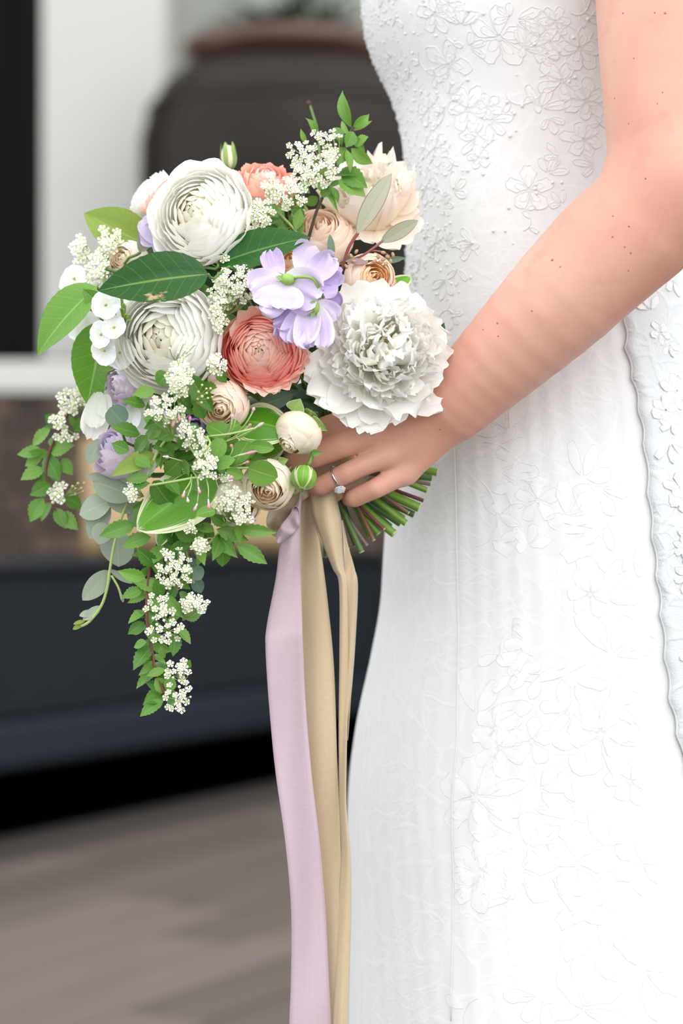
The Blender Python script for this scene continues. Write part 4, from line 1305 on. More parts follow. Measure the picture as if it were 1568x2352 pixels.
for (x, y, a) in ((660, 642, 2.9), (720, 706, -1.7)):
    mb = MB().ball((0, 0, 0), 0.0042, 6, 8, (1.3, 1, 1)); o = link('calyx', mb.mesh('calyx', M_calyx), sp, Matrix.Translation(P(x, y, 1.666) - sp.location) @ Quaternion((0, -1, 0), a).to_matrix().to_4x4())
    for k in range(4):
        link('sepal', leaf_mesh('sepal', 'sepal'), o, Matrix.Rotation(k * 1.57, 4, 'X') @ orient((1, 0.4, 0), (0, 1, 0)) @ Matrix.Diagonal((.004, .009, .006, 1)))

# ---- white phlox on the left: flat five-petalled florets
phl = empty('phlox', P(262, 745, 1.705), 'white phlox with flat five-petalled florets and green buds', 'flower')
pp = free_petal('petal', 0.0100, 0.0112, SNOW, .45, .22, (0.02, .15), .10, .04, 4, .05, 31, nu=7, nv=7)
for (x, y, Y, fx, fz, s) in ((243, 700, 1.690, -.1, .1, 1.05), (232, 768, 1.694, -.75, -.1, 1.0), (262, 752, 1.690, -.2, .3, .9), (240, 805, 1.700, -.6, -.3, 1.1), (275, 810, 1.705, -.2, -.1, 1.2), (300, 690, 1.712, .1, .5, 1.0)):
    f = Vector((fx, -1, fz)).normalized(); qq = f.to_track_quat('Z', 'Y')
    fl = link('floret', MB().ball((0, 0, 0), 0.0012, 4, 6).mesh('floret', M_button), phl, Matrix.Translation(P(x, y, Y) - phl.location) @ qq.to_matrix().to_4x4())
    for k in range(5):
        a = k * 2 * math.pi / 5 + fx
        link('petal', pp, fl, orient((math.cos(a), math.sin(a), 0), (0, 0, 1)) @ Matrix.Scale(s, 4))
    px_tube(phl, [(x, y, Y), (x + 12, y + 4, Y + .012), (278, 745, 1.725)], .0007, M_calyx, ns=6)
for k in range(12):
    r3 = random.Random(k)
    x, y = 285 + r3.uniform(-14, 14), 705 + r3.uniform(-32, 34)
    px_tube(phl, [(x, y, 1.692), (285, 740, 1.705)], .0009, M_calyx, 'bud', ns=3)
stem_to_bind(phl, P(278, 745, 1.725), (-.4, -.6, 0), .0015)
ph2 = empty('phlox', P(190, 640, 1.80), 'blurred white phlox at the far left behind the glossy leaves', 'flower')
for (x, y, Y, fx, fz, s) in ((170, 640, 1.80, -.5, .3, 1.1), (200, 660, 1.80, 0, .2, 1.1), (190, 745, 1.79, -.2, -.3, 1.4), (215, 740, 1.79, .3, -.2, 1.3), (155, 652, 1.81, -.8, .1, .8)):
    f = Vector((fx, -1, fz)).normalized(); qq = f.to_track_quat('Z', 'Y')
    fl = link('floret', MB().ball((0, 0, 0), 0.0012, 4, 6).mesh('floret', M_button), ph2, Matrix.Translation(P(x, y, Y) - ph2.location) @ qq.to_matrix().to_4x4())
    for k in range(5):
        a = k * 2 * math.pi / 5 + fx
        link('petal', pp, fl, orient((math.cos(a), math.sin(a), 0), (0, 0, 1)) @ Matrix.Scale(s, 4))
    px_tube(ph2, [(x, y, Y), (230, 700, 1.79)], .0007, M_calyx, ns=4)
stem_to_bind(ph2, P(230, 700, 1.79), (-.4, -.2, .2), .0015)

# ---- buds
def bud(name, label, px, py, Y, axis, R, length, stem_pts, inner=PEON, sep='sepal', nsep=5, stem_mat=None):
    C = P(px, py, Y)
    root, q = face_frame(name, C, axis, label, 'flower bud')
    m = MB().ball((0, 0, 0), R, 8, 10, (1, 1, length)).mesh('bud_petals', inner)
    link('bud_petals', m, root, q.to_matrix().to_4x4())
    for k in range(nsep):
        a = k * 2 * math.pi / nsep
        ctrl = ((0.1 * R, -R * length * 1.0), (R * 1.25, -R * length * .9), (R * 1.15, R * length * .3), (R * .75, R * length * 1.25))
        me = shell_petal('sepal', ctrl, math.pi / nsep * .95, M_leaf[sep], 0, 3, 0, (0.45, .3), k, 8, 5)
        link('sepal', me, root, (q @ Quaternion((0, 0, 1), a)).to_matrix().to_4x4())
    if stem_pts: px_tube(root, stem_pts, .0016, stem_mat or M_stem)
    return root
bud('rose_bud', 'small blush rose bud standing above the bouquet on its own', 525, 362, 1.84, (-0.08, -0.1, 1), .0062, 1.55, [(530, 385, 1.84), (536, 410, 1.835), (545, 470, 1.82), (600, 700, 1.80), (742, 1060, 1.772)])
bud('rose_bud', 'peach bud with green sepals beside the thin brown twig', 768, 498, 1.775, (0.25, -.3, .9), .0085, 1.3, [(760, 525, 1.78), (740, 620, 1.79), (742, 1060, 1.775)], PCH)
bud('rose_bud', 'peach bud in green sepals under the blossom spray', 690, 508, 1.785, (-0.2, -.4, .8), .0085, 1.2, [(692, 530, 1.79), (720, 700, 1.79), (742, 1060, 1.775)], PCH)
gb = empty('flower_bud', P(697, 1098, 1.696), 'round green bud with pale stripes hanging beside the ring finger', 'flower bud')
GBM = leaf_mat('striped_bud_green', (112, 168, 48), (150, 196, 82), (210, 222, 160), .35, .25, .01, .2, margin=(234, 232, 192))
for k in range(5):
    a = k * 2 * math.pi / 5 + .5; Rb = .0090
    ctrl = ((0.05 * Rb, Rb), (Rb * 1.3, Rb * 1.02), (Rb * 1.38, -Rb * .72), (Rb * .10, -Rb * .98))
    me = shell_petal('sepal', ctrl, math.pi / 5 * 1.12, GBM, 0, 3, .0002, (0.02, .05), k, 10, 7)
    link('sepal', me, gb, (Vector((0.1, 0.45, 0.9)).to_track_quat('Z', 'Y') @ Quaternion((0, 0, 1), a)).to_matrix().to_4x4())
px_tube(gb, [(708, 1070, 1.697), (716, 1048, 1.700), (722, 1020, 1.706), (722, 990, 1.720), (735, 1000, 1.755), (742, 1040, 1.772)], .0016, M_stem)
for b, t, w in (((716, 1040), (742, 1040), 16), ((680, 1125), (676, 1136), 6), ((693, 1126), (700, 1134), 6)):
    add_leaf(gb, b, t, w, 1.698, -.003, 'sepal', 'jasmine', .3, 'sepal')
# free sepals of the closed rose
for b, t, w, rl in (((672, 945), (690, 915), 44, .3), ((712, 960), (752, 990), 26, .5), ((712, 955), (716, 940), 6, 0), ((640, 1060), (662, 1055), 20, .4)):
    add_leaf(r8, b, t, w, 1.700, -.002, 'sepal', 'sepal', rl, 'sepal')
dead = empty('flower_bud', P(710, 240, 1.86), 'thin withered stalk end sticking up above the blossom spray', 'flower bud')
px_tube(dead, [(711, 240, 1.86), (718, 262, 1.855), (729, 305, 1.84), (735, 420, 1.81), (742, 1050, 1.775)], .0009, M_stem)
link('withered_tip', MB().ball((0, 0, 0), .0022, 5, 7, (1, 1, 1.2)).mesh('withered_tip', M_stem_dark), dead, Matrix.Translation(P(709, 238, 1.86) - dead.location))
# ================================================================== ribbons and cut stems below the hand
def ribbon_mat(name, dark, light):
    m, nt, bs, out = nmat(name)
    uv = nt.nodes.new('ShaderNodeTexCoord').outputs['UV']
    mp = nt.nodes.new('ShaderNodeMapping'); mp.inputs['Scale'].default_value = (14, 90, 1)
    nt.links.new(uv, mp.inputs['Vector'])
    mp2 = nt.nodes.new('ShaderNodeMapping'); mp2.inputs['Scale'].default_value = (400, 3, 1)
    nt.links.new(uv, mp2.inputs['Vector'])
    w1 = noise_n(nt, 1, 3, mp.outputs[0]); w2 = noise_n(nt, 1, 2, mp2.outputs[0])
    h = math_n(nt, 'ADD', math_n(nt, 'MULTIPLY', w1, 0.6), math_n(nt, 'MULTIPLY', w2, 0.4))
    c = mixc(nt, h, lin(dark), lin(light))
    nt.links.new(c, bs.inputs['Base Color'])
    bs.inputs['Roughness'].default_value = 0.48
    bs.inputs['Sheen Weight'].default_value = 0.3
    bump_n(nt, h, 0.15, 0.0005, bs)
    add_translucent(nt, bs, out, c, 0.18)
    return m
M_mauve = ribbon_mat('mauve_silk', (184, 160, 172), (210, 192, 200))
M_champ = ribbon_mat('champagne_silk', (184, 162, 126), (216, 197, 164))

def ribbon(parent, name, left, right, mat, ny=90, nx=9, prof=None, seed=0):
    """left/right: lists of (px, py, Y) down the two edges"""
    Lp = spline([P(*p) for p in left], ny); Rp = spline([P(*p) for p in right], ny)
    v, uv = [], []
    for i in range(ny):
        t = i / (ny - 1)
        for j in range(nx):
            s = j / (nx - 1)
            p = Lp[i].lerp(Rp[i], s)
            y = 0.0022 * math.sin(s * 5 + t * 9 + seed) + 0.0016 * math.sin(t * 23 + seed * 2 + s * 2)
            if prof: y += prof(s, t)
            v.append(p + Vector((0, y, 0)) - Vector(parent.location)); uv.append((t, s))
    o = link(name, mk_mesh(name, v, grid_faces(ny, nx), mat, uv), parent)
    so = o.modifiers.new('thickness', 'SOLIDIFY'); so.thickness = 0.0003
    return o

K = P(690, 1160, 1.752)
mr = empty('ribbon', K, 'long mauve silk ribbon tied below the roses and hanging straight down', 'ribbon')
Ya = 1.742
ribbon(mr, 'ribbon_tail', [(648, 1215, Ya), (641, 1262, Ya), (633, 1330, Ya), (613, 1435, Ya), (610, 1490, Ya), (618, 1620, Ya), (632, 1770, Ya), (655, 1935, Ya), (668, 2090, Ya), (668, 2250, Ya), (664, 2400, Ya), (668, 2700, Ya)],
       [(690, 1170, Ya + .004), (690, 1262, Ya), (691, 1330, Ya), (694, 1435, Ya), (696, 1490, Ya), (702, 1620, Ya), (715, 1770, Ya), (734, 1935, Ya), (747, 2090, Ya), (755, 2250, Ya), (762, 2400, Ya), (770, 2700, Ya)], M_mauve, seed=1)
ribbon(mr, 'ribbon_loop', [(632, 1245, 1.734), (640, 1215, 1.733), (662, 1185, 1.734), (684, 1150, 1.742), (690, 1120, 1.752)],
       [(642, 1250, 1.738), (672, 1226, 1.735), (690, 1205, 1.738), (692, 1165, 1.746), (696, 1125, 1.756)], M_mauve, 30, 7, lambda s, t: -.003 * math.sin(s * 3.1), 2)
lp = []
for k in range(25):
    a = k / 24 * 2 * math.pi
    lp.append((676 + 11 * math.cos(a) + 6 * math.sin(a) * .5, 1190 - 28 * math.sin(a)))
mbv, mbu = [], []
for i, (x, y) in enumerate(lp):
    for j in range(5):
        mbv.append(P(x, y, 1.736 + j * .006) - Vector(mr.location)); mbu.append((i / 24, j / 4))
o = link('ribbon_loop', mk_mesh('ribbon_loop', mbv, grid_faces(25, 5), M_mauve, mbu), mr)
o.modifiers.new('thickness', 'SOLIDIFY').thickness = 0.0004

cr = empty('ribbon', P(720, 1130, 1.752), 'champagne silk ribbon with two tails hanging beside the mauve one', 'ribbon')
Yb = 1.752
ribbon(cr, 'ribbon_tail', [(690, 1115, Yb), (680, 1180, Yb), (682, 1290, Yb), (684, 1400, Yb), (688, 1560, Yb), (702, 1750, Yb), (722, 1950, Yb), (738, 2150, Yb), (752, 2400, Yb), (765, 2700, Yb)],
       [(720, 1115, Yb), (724, 1180, Yb), (741, 1290, Yb), (754, 1400, Yb), (767, 1540, Yb), (774, 1750, Yb), (782, 1950, Yb), (785, 2150, Yb), (772, 2400, Yb), (780, 2700, Yb)], M_champ, seed=5, prof=lambda s, t: .004 * math.sin(s * 4 + t * 3))
ribbon(cr, 'ribbon_tail', [(712, 1100, 1.748), (718, 1180, 1.744), (742, 1250, 1.744), (764, 1305, 1.745), (779, 1345, 1.748), (780, 1500, 1.750), (778, 1680, 1.750), (780, 1850, 1.750), (784, 1960, 1.750), (776, 2080, 1.748), (766, 2250, 1.746), (764, 2400, 1.746), (770, 2700, 1.746)],
       [(766, 1120, 1.752), (782, 1190, 1.748), (786, 1250, 1.744), (790, 1305, 1.742), (797, 1345, 1.742), (799, 1500, 1.744), (797, 1680, 1.746), (795, 1850, 1.744), (804, 1960, 1.744), (806, 2080, 1.744), (802, 2250, 1.744), (798, 2400, 1.744), (800, 2700, 1.744)], M_champ, seed=7, prof=lambda s, t: -.004 * math.sin(s * 3.14))
ribbon(cr, 'ribbon_fold', [(784, 1195, 1.752), (788, 1250, 1.750), (790, 1300, 1.750), (796, 1350, 1.750), (797, 1480, 1.752), (795, 1600, 1.752), (792, 1700, 1.752)],
       [(786, 1195, 1.756), (800, 1255, 1.758), (814, 1305, 1.758), (821, 1350, 1.758), (815, 1480, 1.758), (806, 1600, 1.756), (799, 1700, 1.754)], M_champ, 50, 6, seed=9)
# wrapped band and bow loop under the roses
ribbon(cr, 'ribbon_loop', [(700, 1105, 1.752), (655, 1132, 1.758), (622, 1165, 1.764), (612, 1200, 1.766), (624, 1228, 1.766)], [(716, 1135, 1.750), (694, 1152, 1.752), (668, 1178, 1.756), (650, 1205, 1.758), (642, 1238, 1.760)], M_champ, 30, 8, lambda s, t: -.004 * math.sin(s * 3.1), 3)
ribbon(cr, 'ribbon_loop', [(690, 1120, 1.760), (668, 1160, 1.768), (645, 1200, 1.770), (640, 1225, 1.768)], [(700, 1140, 1.772), (690, 1175, 1.776), (676, 1205, 1.778), (660, 1232, 1.776)], M_champ, 30, 8, lambda s, t: .003 * math.sin(s * 3.1), 4)
wr = MB()
v, uv = [], []
axis = (P(800, 1170, 1.775) - P(700, 1030, 1.772)).normalized()
cx = P(752, 1085, 1.774); sx = Vector((0, 1, 0)); sy = axis.cross(sx).normalized()
for i in range(8):
    for j in range(33):
        a = j / 32 * 2 * math.pi
        v.append(cx + axis * (-.022 + .044 * i / 7) + (sx * math.cos(a) + sy * math.sin(a)) * (.0225 + .0008 * math.sin(i * 2 + j)) - Vector(cr.location)); uv.append((j / 32 * 3, i / 7))
link('stem_wrap', mk_mesh('stem_wrap', v, grid_faces(8, 33), M_champ, uv), cr)

M_cut = simple_mat('cut_stem_end', (196, 206, 150), 0.6, 0.1, 200)
M_stems = [simple_mat('fresh_stem_green', (108, 150, 48), 0.42, 0.25, 70), simple_mat('deep_stem_green', (70, 108, 48), 0.45, 0.25, 70), simple_mat('brown_stem', (124, 88, 62), 0.6, 0.25, 70), simple_mat('wine_stem', (104, 48, 52), 0.55, 0.25, 70), simple_mat('grey_twig', (128, 112, 98), 0.7, 0.2, 70)]
names = ['bright green', 'deep green', 'brown', 'wine red', 'grey brown']
ends = [(746, 1279, 4.0, 1, 1.785), (800, 1259, 3.6, 1, 1.772), (814, 1254, 2.4, 3, 1.778), (830, 1268, 5.6, 1, 1.762), (842, 1252, 3.4, 4, 1.768), (858, 1241, 3.6, 2, 1.764), (870, 1225, 6.6, 0, 1.770), (882, 1216, 3.0, 3, 1.758),
        (905, 1226, 7.6, 0, 1.764), (918, 1204, 5.0, 1, 1.776), (932, 1202, 6.0, 0, 1.766), (938, 1178, 3.2, 2, 1.760), (950, 1182, 6.0, 1, 1.780), (962, 1166, 8.2, 0, 1.770), (972, 1150, 3.4, 3, 1.778), (980, 1126, 5.4, 0, 1.768), (988, 1112, 3.6, 4, 1.782), (1003, 1085, 6.8, 0, 1.772), (990, 1098, 6.0, 1, 1.79),
        (780, 1265, 5.2, 0, 1.790), (850, 1232, 6.4, 0, 1.786), (895, 1210, 6.4, 1, 1.79), (925, 1190, 6.0, 0, 1.792), (820, 1240, 5, 1, 1.79)]
for k, (x, y, r, mi, Y) in enumerate(ends):
    E = P(x, y, Y); r3 = random.Random(k)
    B0 = BIND + Vector((r3.uniform(-.006, .006), r3.uniform(-.010, .006), r3.uniform(-.006, .006)))
    back = B0 + (B0 - E).normalized() * 0.05
    pts = spline([back, B0.lerp(E, .15), B0.lerp(E, .6) + Vector((r3.uniform(-.002, .002), 0, r3.uniform(-.002, .002))), E], 10)
    rr = 1.3 * r * Y / FPX
    st = empty('cut_stem', B0, '%s %s cut flower stem fanning out below the hand' % ('thick' if r >= 5 else 'thin', names[mi]), 'stem', 'cut stems below the hand')
    link('stalk', MB().tube(local(pts, st.location), rr, 8, cap=False).mesh('stalk', M_stems[mi]), st)
    d_ = (pts[-1] - pts[-2]).normalized()
    link('cut_end', MB().tube(local([pts[-1] - d_ * .0006, pts[-1] + d_ * .0003], st.location), [rr * 1.0, rr * .96], 8).mesh('cut_end', M_cut), st)
    if r > 5:
        nd = pts[6]
        link('node', MB().tube(local([nd - d_ * .002, nd, nd + d_ * .002], st.location), [rr * 1.0, rr * 1.14, rr * 1.0], 8, cap=False).mesh('node', M_stems[mi]), st)

# ================================================================== large single leaves
def lone_leaf(name, label, b, t, w, Y, dY, shape, mat, roll=0.0, stalk=None, cat='leaf'):
    root = empty(name, P(b[0], b[1], Y), label, cat)
    add_leaf(root, b, t, w, Y, dY, shape, mat, roll, 'leaf_blade')
    pts = [(b[0], b[1], Y)] + (stalk or [])
    s = [P(*p) for p in pts]
    d0 = (P(b[0], b[1], Y) - P(t[0], t[1], Y + dY)).normalized()
    e = s[-1]
    s += [e + d0 * .02 + Vector((0, .02, 0)), BIND + Vector((random.uniform(-.008, .008), random.uniform(-.008, .008), .03))]
    link('leaf_stalk', MB().tube(local(spline(s, 10), root.location), .0011, 5).mesh('leaf_stalk', M_stem), root)
    return root
lone_leaf('camellia_leaf', 'dark glossy leaf with a brown scar lying between the two white ranunculus', (478, 630), (224, 668), 122, 1.668, -.004, 'camellia', 'scarred', .12, [(492, 640, 1.680)])
lone_leaf('camellia_leaf', 'dark glossy pointed leaf above the lavender sweet pea', (500, 606), (713, 545), 92, 1.700, -.004, 'camellia', 'camellia', -.25, [(495, 618, 1.70)])
lone_leaf('camellia_leaf', 'olive green matte leaf sticking out at the upper left', (345, 568), (192, 490), 104, 1.775, .012, 'broad', 'matte', -.1)
lone_leaf('camellia_leaf', 'bright shiny drooping leaf at the far left of the bouquet', (222, 658), (86, 816), 96, 1.735, .004, 'broad', 'bright', .35, [(240, 672, 1.745)])
lone_leaf('camellia_leaf', 'broad green leaf hanging under the shiny drooping one', (236, 740), (200, 930), 118, 1.752, .004, 'broad', 'bright', -.25)
lone_leaf('camellia_leaf', 'small green leaf folded across the shiny drooping one', (250, 712), (190, 664), 44, 1.728, .0, 'broad', 'bright', -.5)
lone_leaf('camellia_leaf', 'narrow grey-green leaf beside the lavender petals', (322, 580), (336, 492), 34, 1.742, .0, 'broad', 'euc', .6)
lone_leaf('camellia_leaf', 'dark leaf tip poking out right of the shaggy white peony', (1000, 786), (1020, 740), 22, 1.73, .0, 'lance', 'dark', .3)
lone_leaf('camellia_leaf', 'olive leaf crossing the mauve bloom with the pink heart', (360, 1048), (256, 1094), 46, 1.700, -.004, 'broad', 'matte', .3)
lone_leaf('variegated_leaf', 'striped green and cream leaf folded beside the closed cream rose', (545, 965), (668, 994), 118, 1.712, -.010, 'hosta', 'hosta', -.35)
lone_leaf('variegated_leaf', 'lower half of the striped leaf turned down toward the fingers', (560, 1020), (655, 1020), 74, 1.722, -.008, 'hosta', 'hosta', .9)
lone_leaf('variegated_leaf', 'large bright green leaf with cream margin pointing down left', (492, 1092), (314, 1217), 140, 1.708, -.008, 'hosta', 'hosta', .1)
lone_leaf('variegated_leaf', 'small cream-edged leaf tip below the large striped leaf', (388, 1196), (364, 1256), 40, 1.722, -.004, 'hosta', 'hosta', .4)
lone_leaf('variegated_leaf', 'striped leaf tip beside the small peach rose by the dress', (880, 672), (943, 636), 52, 1.75, .004, 'hosta', 'hosta', -.4)
lone_leaf('eucalyptus_leaf', 'grey-green leaf with plum edge under the coral bloom', (590, 934), (674, 906), 42, 1.722, -.002, 'euc', 'eucdeep', .1)
lone_leaf('eucalyptus_leaf', 'round blue-green leaf left of the spirea under the white bloom', (285, 975), (252, 936), 54, 1.705, 0, 'round', 'eucdeep', 0.0)
# deep filler foliage
rs = random.Random(40)
fill = [((560, 640), (470, 700)), ((600, 900), (690, 870)), ((700, 850), (640, 720)), ((480, 640), (560, 560)), ((660, 900), (740, 960)), ((520, 880), (470, 780)), ((430, 620), (500, 720)), ((560, 500), (640, 560)),
        ((440, 900), (380, 960)), ((500, 980), (430, 930)), ((520, 1080), (470, 1010)), ((420, 1080), (350, 1010)), ((600, 960), (560, 1060)), ((640, 500), (700, 440)), ((300, 620), (360, 560)), ((480, 1180), (420, 1260)), ((420, 1190), (380, 1270)), ((690, 720), (760, 760)), ((350, 640), (430, 600)), ((640, 1050), (560, 1010)), ((460, 560), (380, 600)), ((520, 760), (500, 660)), ((720, 680), (820, 700)), ((660, 640), (600, 740)), ((540, 820), (600, 900)), ((480, 840), (420, 920)), ((700, 900), (760, 860)), ((500, 720), (440, 640))]
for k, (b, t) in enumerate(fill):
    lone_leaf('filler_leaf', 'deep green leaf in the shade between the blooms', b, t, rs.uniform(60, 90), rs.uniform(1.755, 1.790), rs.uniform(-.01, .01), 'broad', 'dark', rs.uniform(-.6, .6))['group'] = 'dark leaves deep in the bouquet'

# ================================================================== spirea, jasmine, eucalyptus sprays
def floret_mesh(seed, r):
    rs = random.Random(seed); v, f = [(0, 0, 0)], []
    for k in range(5):
        a = 2 * math.pi * k / 5 + rs.uniform(-.1, .1); o = len(v)
        for (rr, da, z) in ((.42, -.42, .10), (.86, -.52, .28), (1.05, 0, .34), (.86, .52, .28), (.42, .42, .10)):
            v.append((r * rr * math.cos(a + da), r * rr * math.sin(a + da), r * (z + rs.uniform(-.05, .05))))
        f += [(0, o, o + 4), (o, o + 1, o + 3, o + 4), (o + 1, o + 2, o + 3)]
    return mk_mesh('floret', v, f, M_flo, None, False)
M_flo = petal_mat('tiny_white_petal', (244, 245, 232), (246, 246, 236), (246, 246, 238), .6, .3, .05)
M_eye = simple_mat('greenish_flower_eye', (206, 206, 130), 0.6, 0.1, 300)
def floret_full(seed, r):
    me = floret_mesh(seed, r)
    me.materials.append(M_eye)
    import bmesh
    bm = bmesh.new(); bm.from_mesh(me)
    vs = [bm.verts.new((r * .30 * math.cos(a), r * .30 * math.sin(a), r * .16)) for a in np.linspace(0, 2 * math.pi, 7)[:-1]]
    c = bm.verts.new((0, 0, r * .30))
    for k in range(6):
        ff = bm.faces.new((vs[k], vs[(k + 1) % 6], c)); ff.material_index = 1
    bm.to_mesh(me); bm.free()
    return me
FLO = [floret_full(k, 0.0028) for k in range(3)]
BUDM = MB().ball((0, 0, 0), 0.0011, 4, 6).mesh('floret_bud', M_flo)
BUDG = MB().ball((0, 0, 0), 0.0011, 4, 6).mesh('floret_bud', M_eye)

def umbel(sprig, base, centre, rx, ry, n, Y, seed, buds=0.12, dome=0.014, size=1.0, green=False):
    """flat-topped cluster: thin stalks from base fan out to tiny five-petalled flowers"""
    n = max(5, int(n * 0.72)); rs = random.Random(seed)
    B = P(base[0], base[1], Y + 0.010); C = P(centre[0], centre[1], Y)
    mb = MB(); pos = []
    for k in range(n):
        r = math.sqrt((k + .5) / n); a = k * 2.39996 + rs.uniform(-.25, .25)
        x = centre[0] + rx * r * math.cos(a) + rs.uniform(-2, 2); y = centre[1] + ry * r * math.sin(a) + rs.uniform(-2, 2)
        p = P(x, y, Y - dome * (1 - r * r) + rs.uniform(-.0015, .0015))
        mid = B.lerp(p, .5) + Vector((0, .001, 0)) + (p - C) * .12
        mb.tube(local([B, mid, p + Vector((0, .0012, 0))], sprig.location), [.00045, .00035, .0003], 3, cap=False)
        pos.append((p, r, a))
    cl = link('flower_cluster', mb.mesh('flower_cluster', M_stem_pale), sprig)
    for p, r, a in pos:
        nrm_ = (Vector((rs.gauss(0, .45), -0.8, .25 + rs.gauss(0, .45))) + (p - B).normalized() * .7).normalized()
        isb = rs.random() < buds
        s = size * rs.uniform(.85, 1.15)
        me = (BUDG if green else BUDM) if (isb or green) else FLO[rs.randrange(3)]
        link('floret', me, cl, Matrix.Translation(p - Vector(sprig.location)) @ nrm_.to_track_quat('Z', 'Y').to_matrix().to_4x4() @ Matrix.Rotation(rs.uniform(0, 6), 4, 'Z') @ Matrix.Scale(s, 4))
    return cl

def sprig(name, label, stem_pts, leaves, Y, mat='spirea', shape='spirea', r=.0011, stem_mat=None, cat='foliage', tobind=True):
    root = empty(name, P(*stem_pts[0]), label, cat)
    px_tube(root, stem_pts, r, stem_mat or M_stem_red, ns=max(8, 4 * len(stem_pts)))
    for i, lf_ in enumerate(leaves):
        b, t, w = lf_[:3]
        sh = lf_[3] if len(lf_) > 3 else shape
        rr = random.Random(i * 3 + len(leaves))
        add_leaf(root, b, t, w * 1.25, Y + rr.uniform(-.006, .006), rr.uniform(-.012, .008), sh, mat, rr.uniform(-.55, .55))
    if tobind:
        p = P(*stem_pts[0])
        b = BIND + Vector((random.uniform(-.01, .01), random.uniform(-.01, .01), 0))
        pts = bez(p, p + (p - P(*stem_pts[1])).normalized() * .04 + Vector((0, .01, 0)), b + Vector((-.03, .03, .03)), b, 9)
        link('stem', MB().tube(local(pts, root.location), r, 5).mesh('stem', stem_mat or M_stem_red), root)
    return root

def auto_leaves(root, path, n, l0, l1, Y, mat, seed, shape='spirea', wr=.42):
    rr = random.Random(seed)
    sp_ = spline([Vector((x, y, 0)) for x, y in path], 40)
    for k in range(n):
        i = int((k + rr.random() * .6) / n * 38) + 1
        p = sp_[min(i, 38)]; tg = (sp_[min(i + 1, 39)] - sp_[max(i - 1, 0)]).normalized()
        side = Vector((-tg.y, tg.x, 0)) * (1 if k % 2 else -1)
        d_ = (tg * rr.uniform(.2, .9) + side * rr.uniform(.5, 1)).normalized() * rr.uniform(l0, l1)
        add_leaf(root, (p.x, p.y), (p.x + d_.x, p.y + d_.y), d_.length * wr * rr.uniform(.85, 1.15), Y + rr.uniform(-.006, .010), rr.uniform(-.02, .012), shape, mat, rr.uniform(-.7, .7))

# trailing sprig at the bottom
tl = sprig('spirea_sprig', 'long spirea sprig trailing down below the bouquet', [(400, 1180, 1.730), (352, 1270, 1.722), (340, 1335, 1.718), (337, 1420, 1.716), (350, 1500, 1.716), (358, 1545, 1.716), (385, 1605, 1.716)],
    [((334, 1328), (269, 1311), 25), ((369, 1354), (306, 1338), 24), ((327, 1354), (279, 1374), 23), ((359, 1299), (314, 1258), 28), ((347, 1233), (279, 1258), 30), ((311, 1203), (227, 1232), 32), ((372, 1253), (352, 1295), 28), ((331, 1419), (307, 1402), 15), ((332, 1429), (293, 1457), 22), ((337, 1475), (307, 1487), 17),
     ((352, 1482), (306, 1540), 28), ((382, 1366), (424, 1421), 22), ((420, 1414), (464, 1410), 24), ((405, 1439), (438, 1480), 17), ((402, 1452), (397, 1508), 24), ((339, 1429), (346, 1475), 18), ((379, 1538), (337, 1553), 17), ((384, 1581), (334, 1567), 20), ((375, 1603), (331, 1614), 22), ((375, 1610), (321, 1646), 25), ((395, 1556), (386, 1592), 24),
     ((402, 1591), (392, 1631), 20), ((356, 1558), (384, 1593), 26), ((422, 1532), (437, 1515), 17), ((379, 1528), (366, 1558), 17), ((369, 1485), (379, 1512), 15), ((352, 1400), (340, 1440), 20), ((360, 1330), (372, 1372), 24), ((390, 1250), (402, 1290), 24), ((345, 1260), (330, 1300), 22), ((440, 1330), (418, 1300), 20), ((370, 1380), (345, 1400), 18)], 1.716)
umbel(tl, (398, 1350), (400, 1306), 42, 48, 46, 1.706, 1)
umbel(tl, (370, 1404), (366, 1392), 34, 34, 16, 1.706, 2, .3)
umbel(tl, (386, 1450), (378, 1440), 40, 46, 26, 1.704, 3, .15)
umbel(tl, (420, 1425), (446, 1388), 34, 20, 24, 1.706, 4, .2)
umbel(tl, (420, 1565), (406, 1540), 30, 26, 18, 1.706, 5, .2)
umbel(tl, (412, 1605), (410, 1590), 38, 26, 18, 1.706, 6, .2)
umbel(tl, (412, 1610), (404, 1626), 22, 9, 7, 1.708, 7, .3)
# right hand branch under the roses
rb = sprig('spirea_sprig', 'leafy spirea tip reaching right under the cream roses', [(560, 1190, 1.735), (520, 1215, 1.722), (497, 1232, 1.716), (470, 1252, 1.716), (440, 1236, 1.716)],
    [((497, 1215), (572, 1242), 26), ((498, 1225), (546, 1282), 26), ((543, 1253), (614, 1296), 30), ((546, 1216), (636, 1223), 24), ((512, 1262), (510, 1302), 26), ((468, 1234), (430, 1210), 26), ((455, 1237), (396, 1211), 28), ((446, 1198), (391, 1187), 30), ((492, 1222), (447, 1208), 22), ((520, 1205), (480, 1180), 22), ((450, 1250), (470, 1300), 20), ((500, 1205), (545, 1190), 20)], 1.712, stem_mat=M_stem_pale)
umbel(rb, (480, 1250), (461, 1254), 20, 18, 14, 1.702, 11)
umbel(rb, (450, 1235), (436, 1212), 16, 16, 8, 1.704, 12)
umbel(rb, (525, 1190), (538, 1150), 44, 32, 34, 1.690, 13, .2)
umbel(rb, (535, 1195), (552, 1185), 26, 22, 16, 1.690, 14, .2)
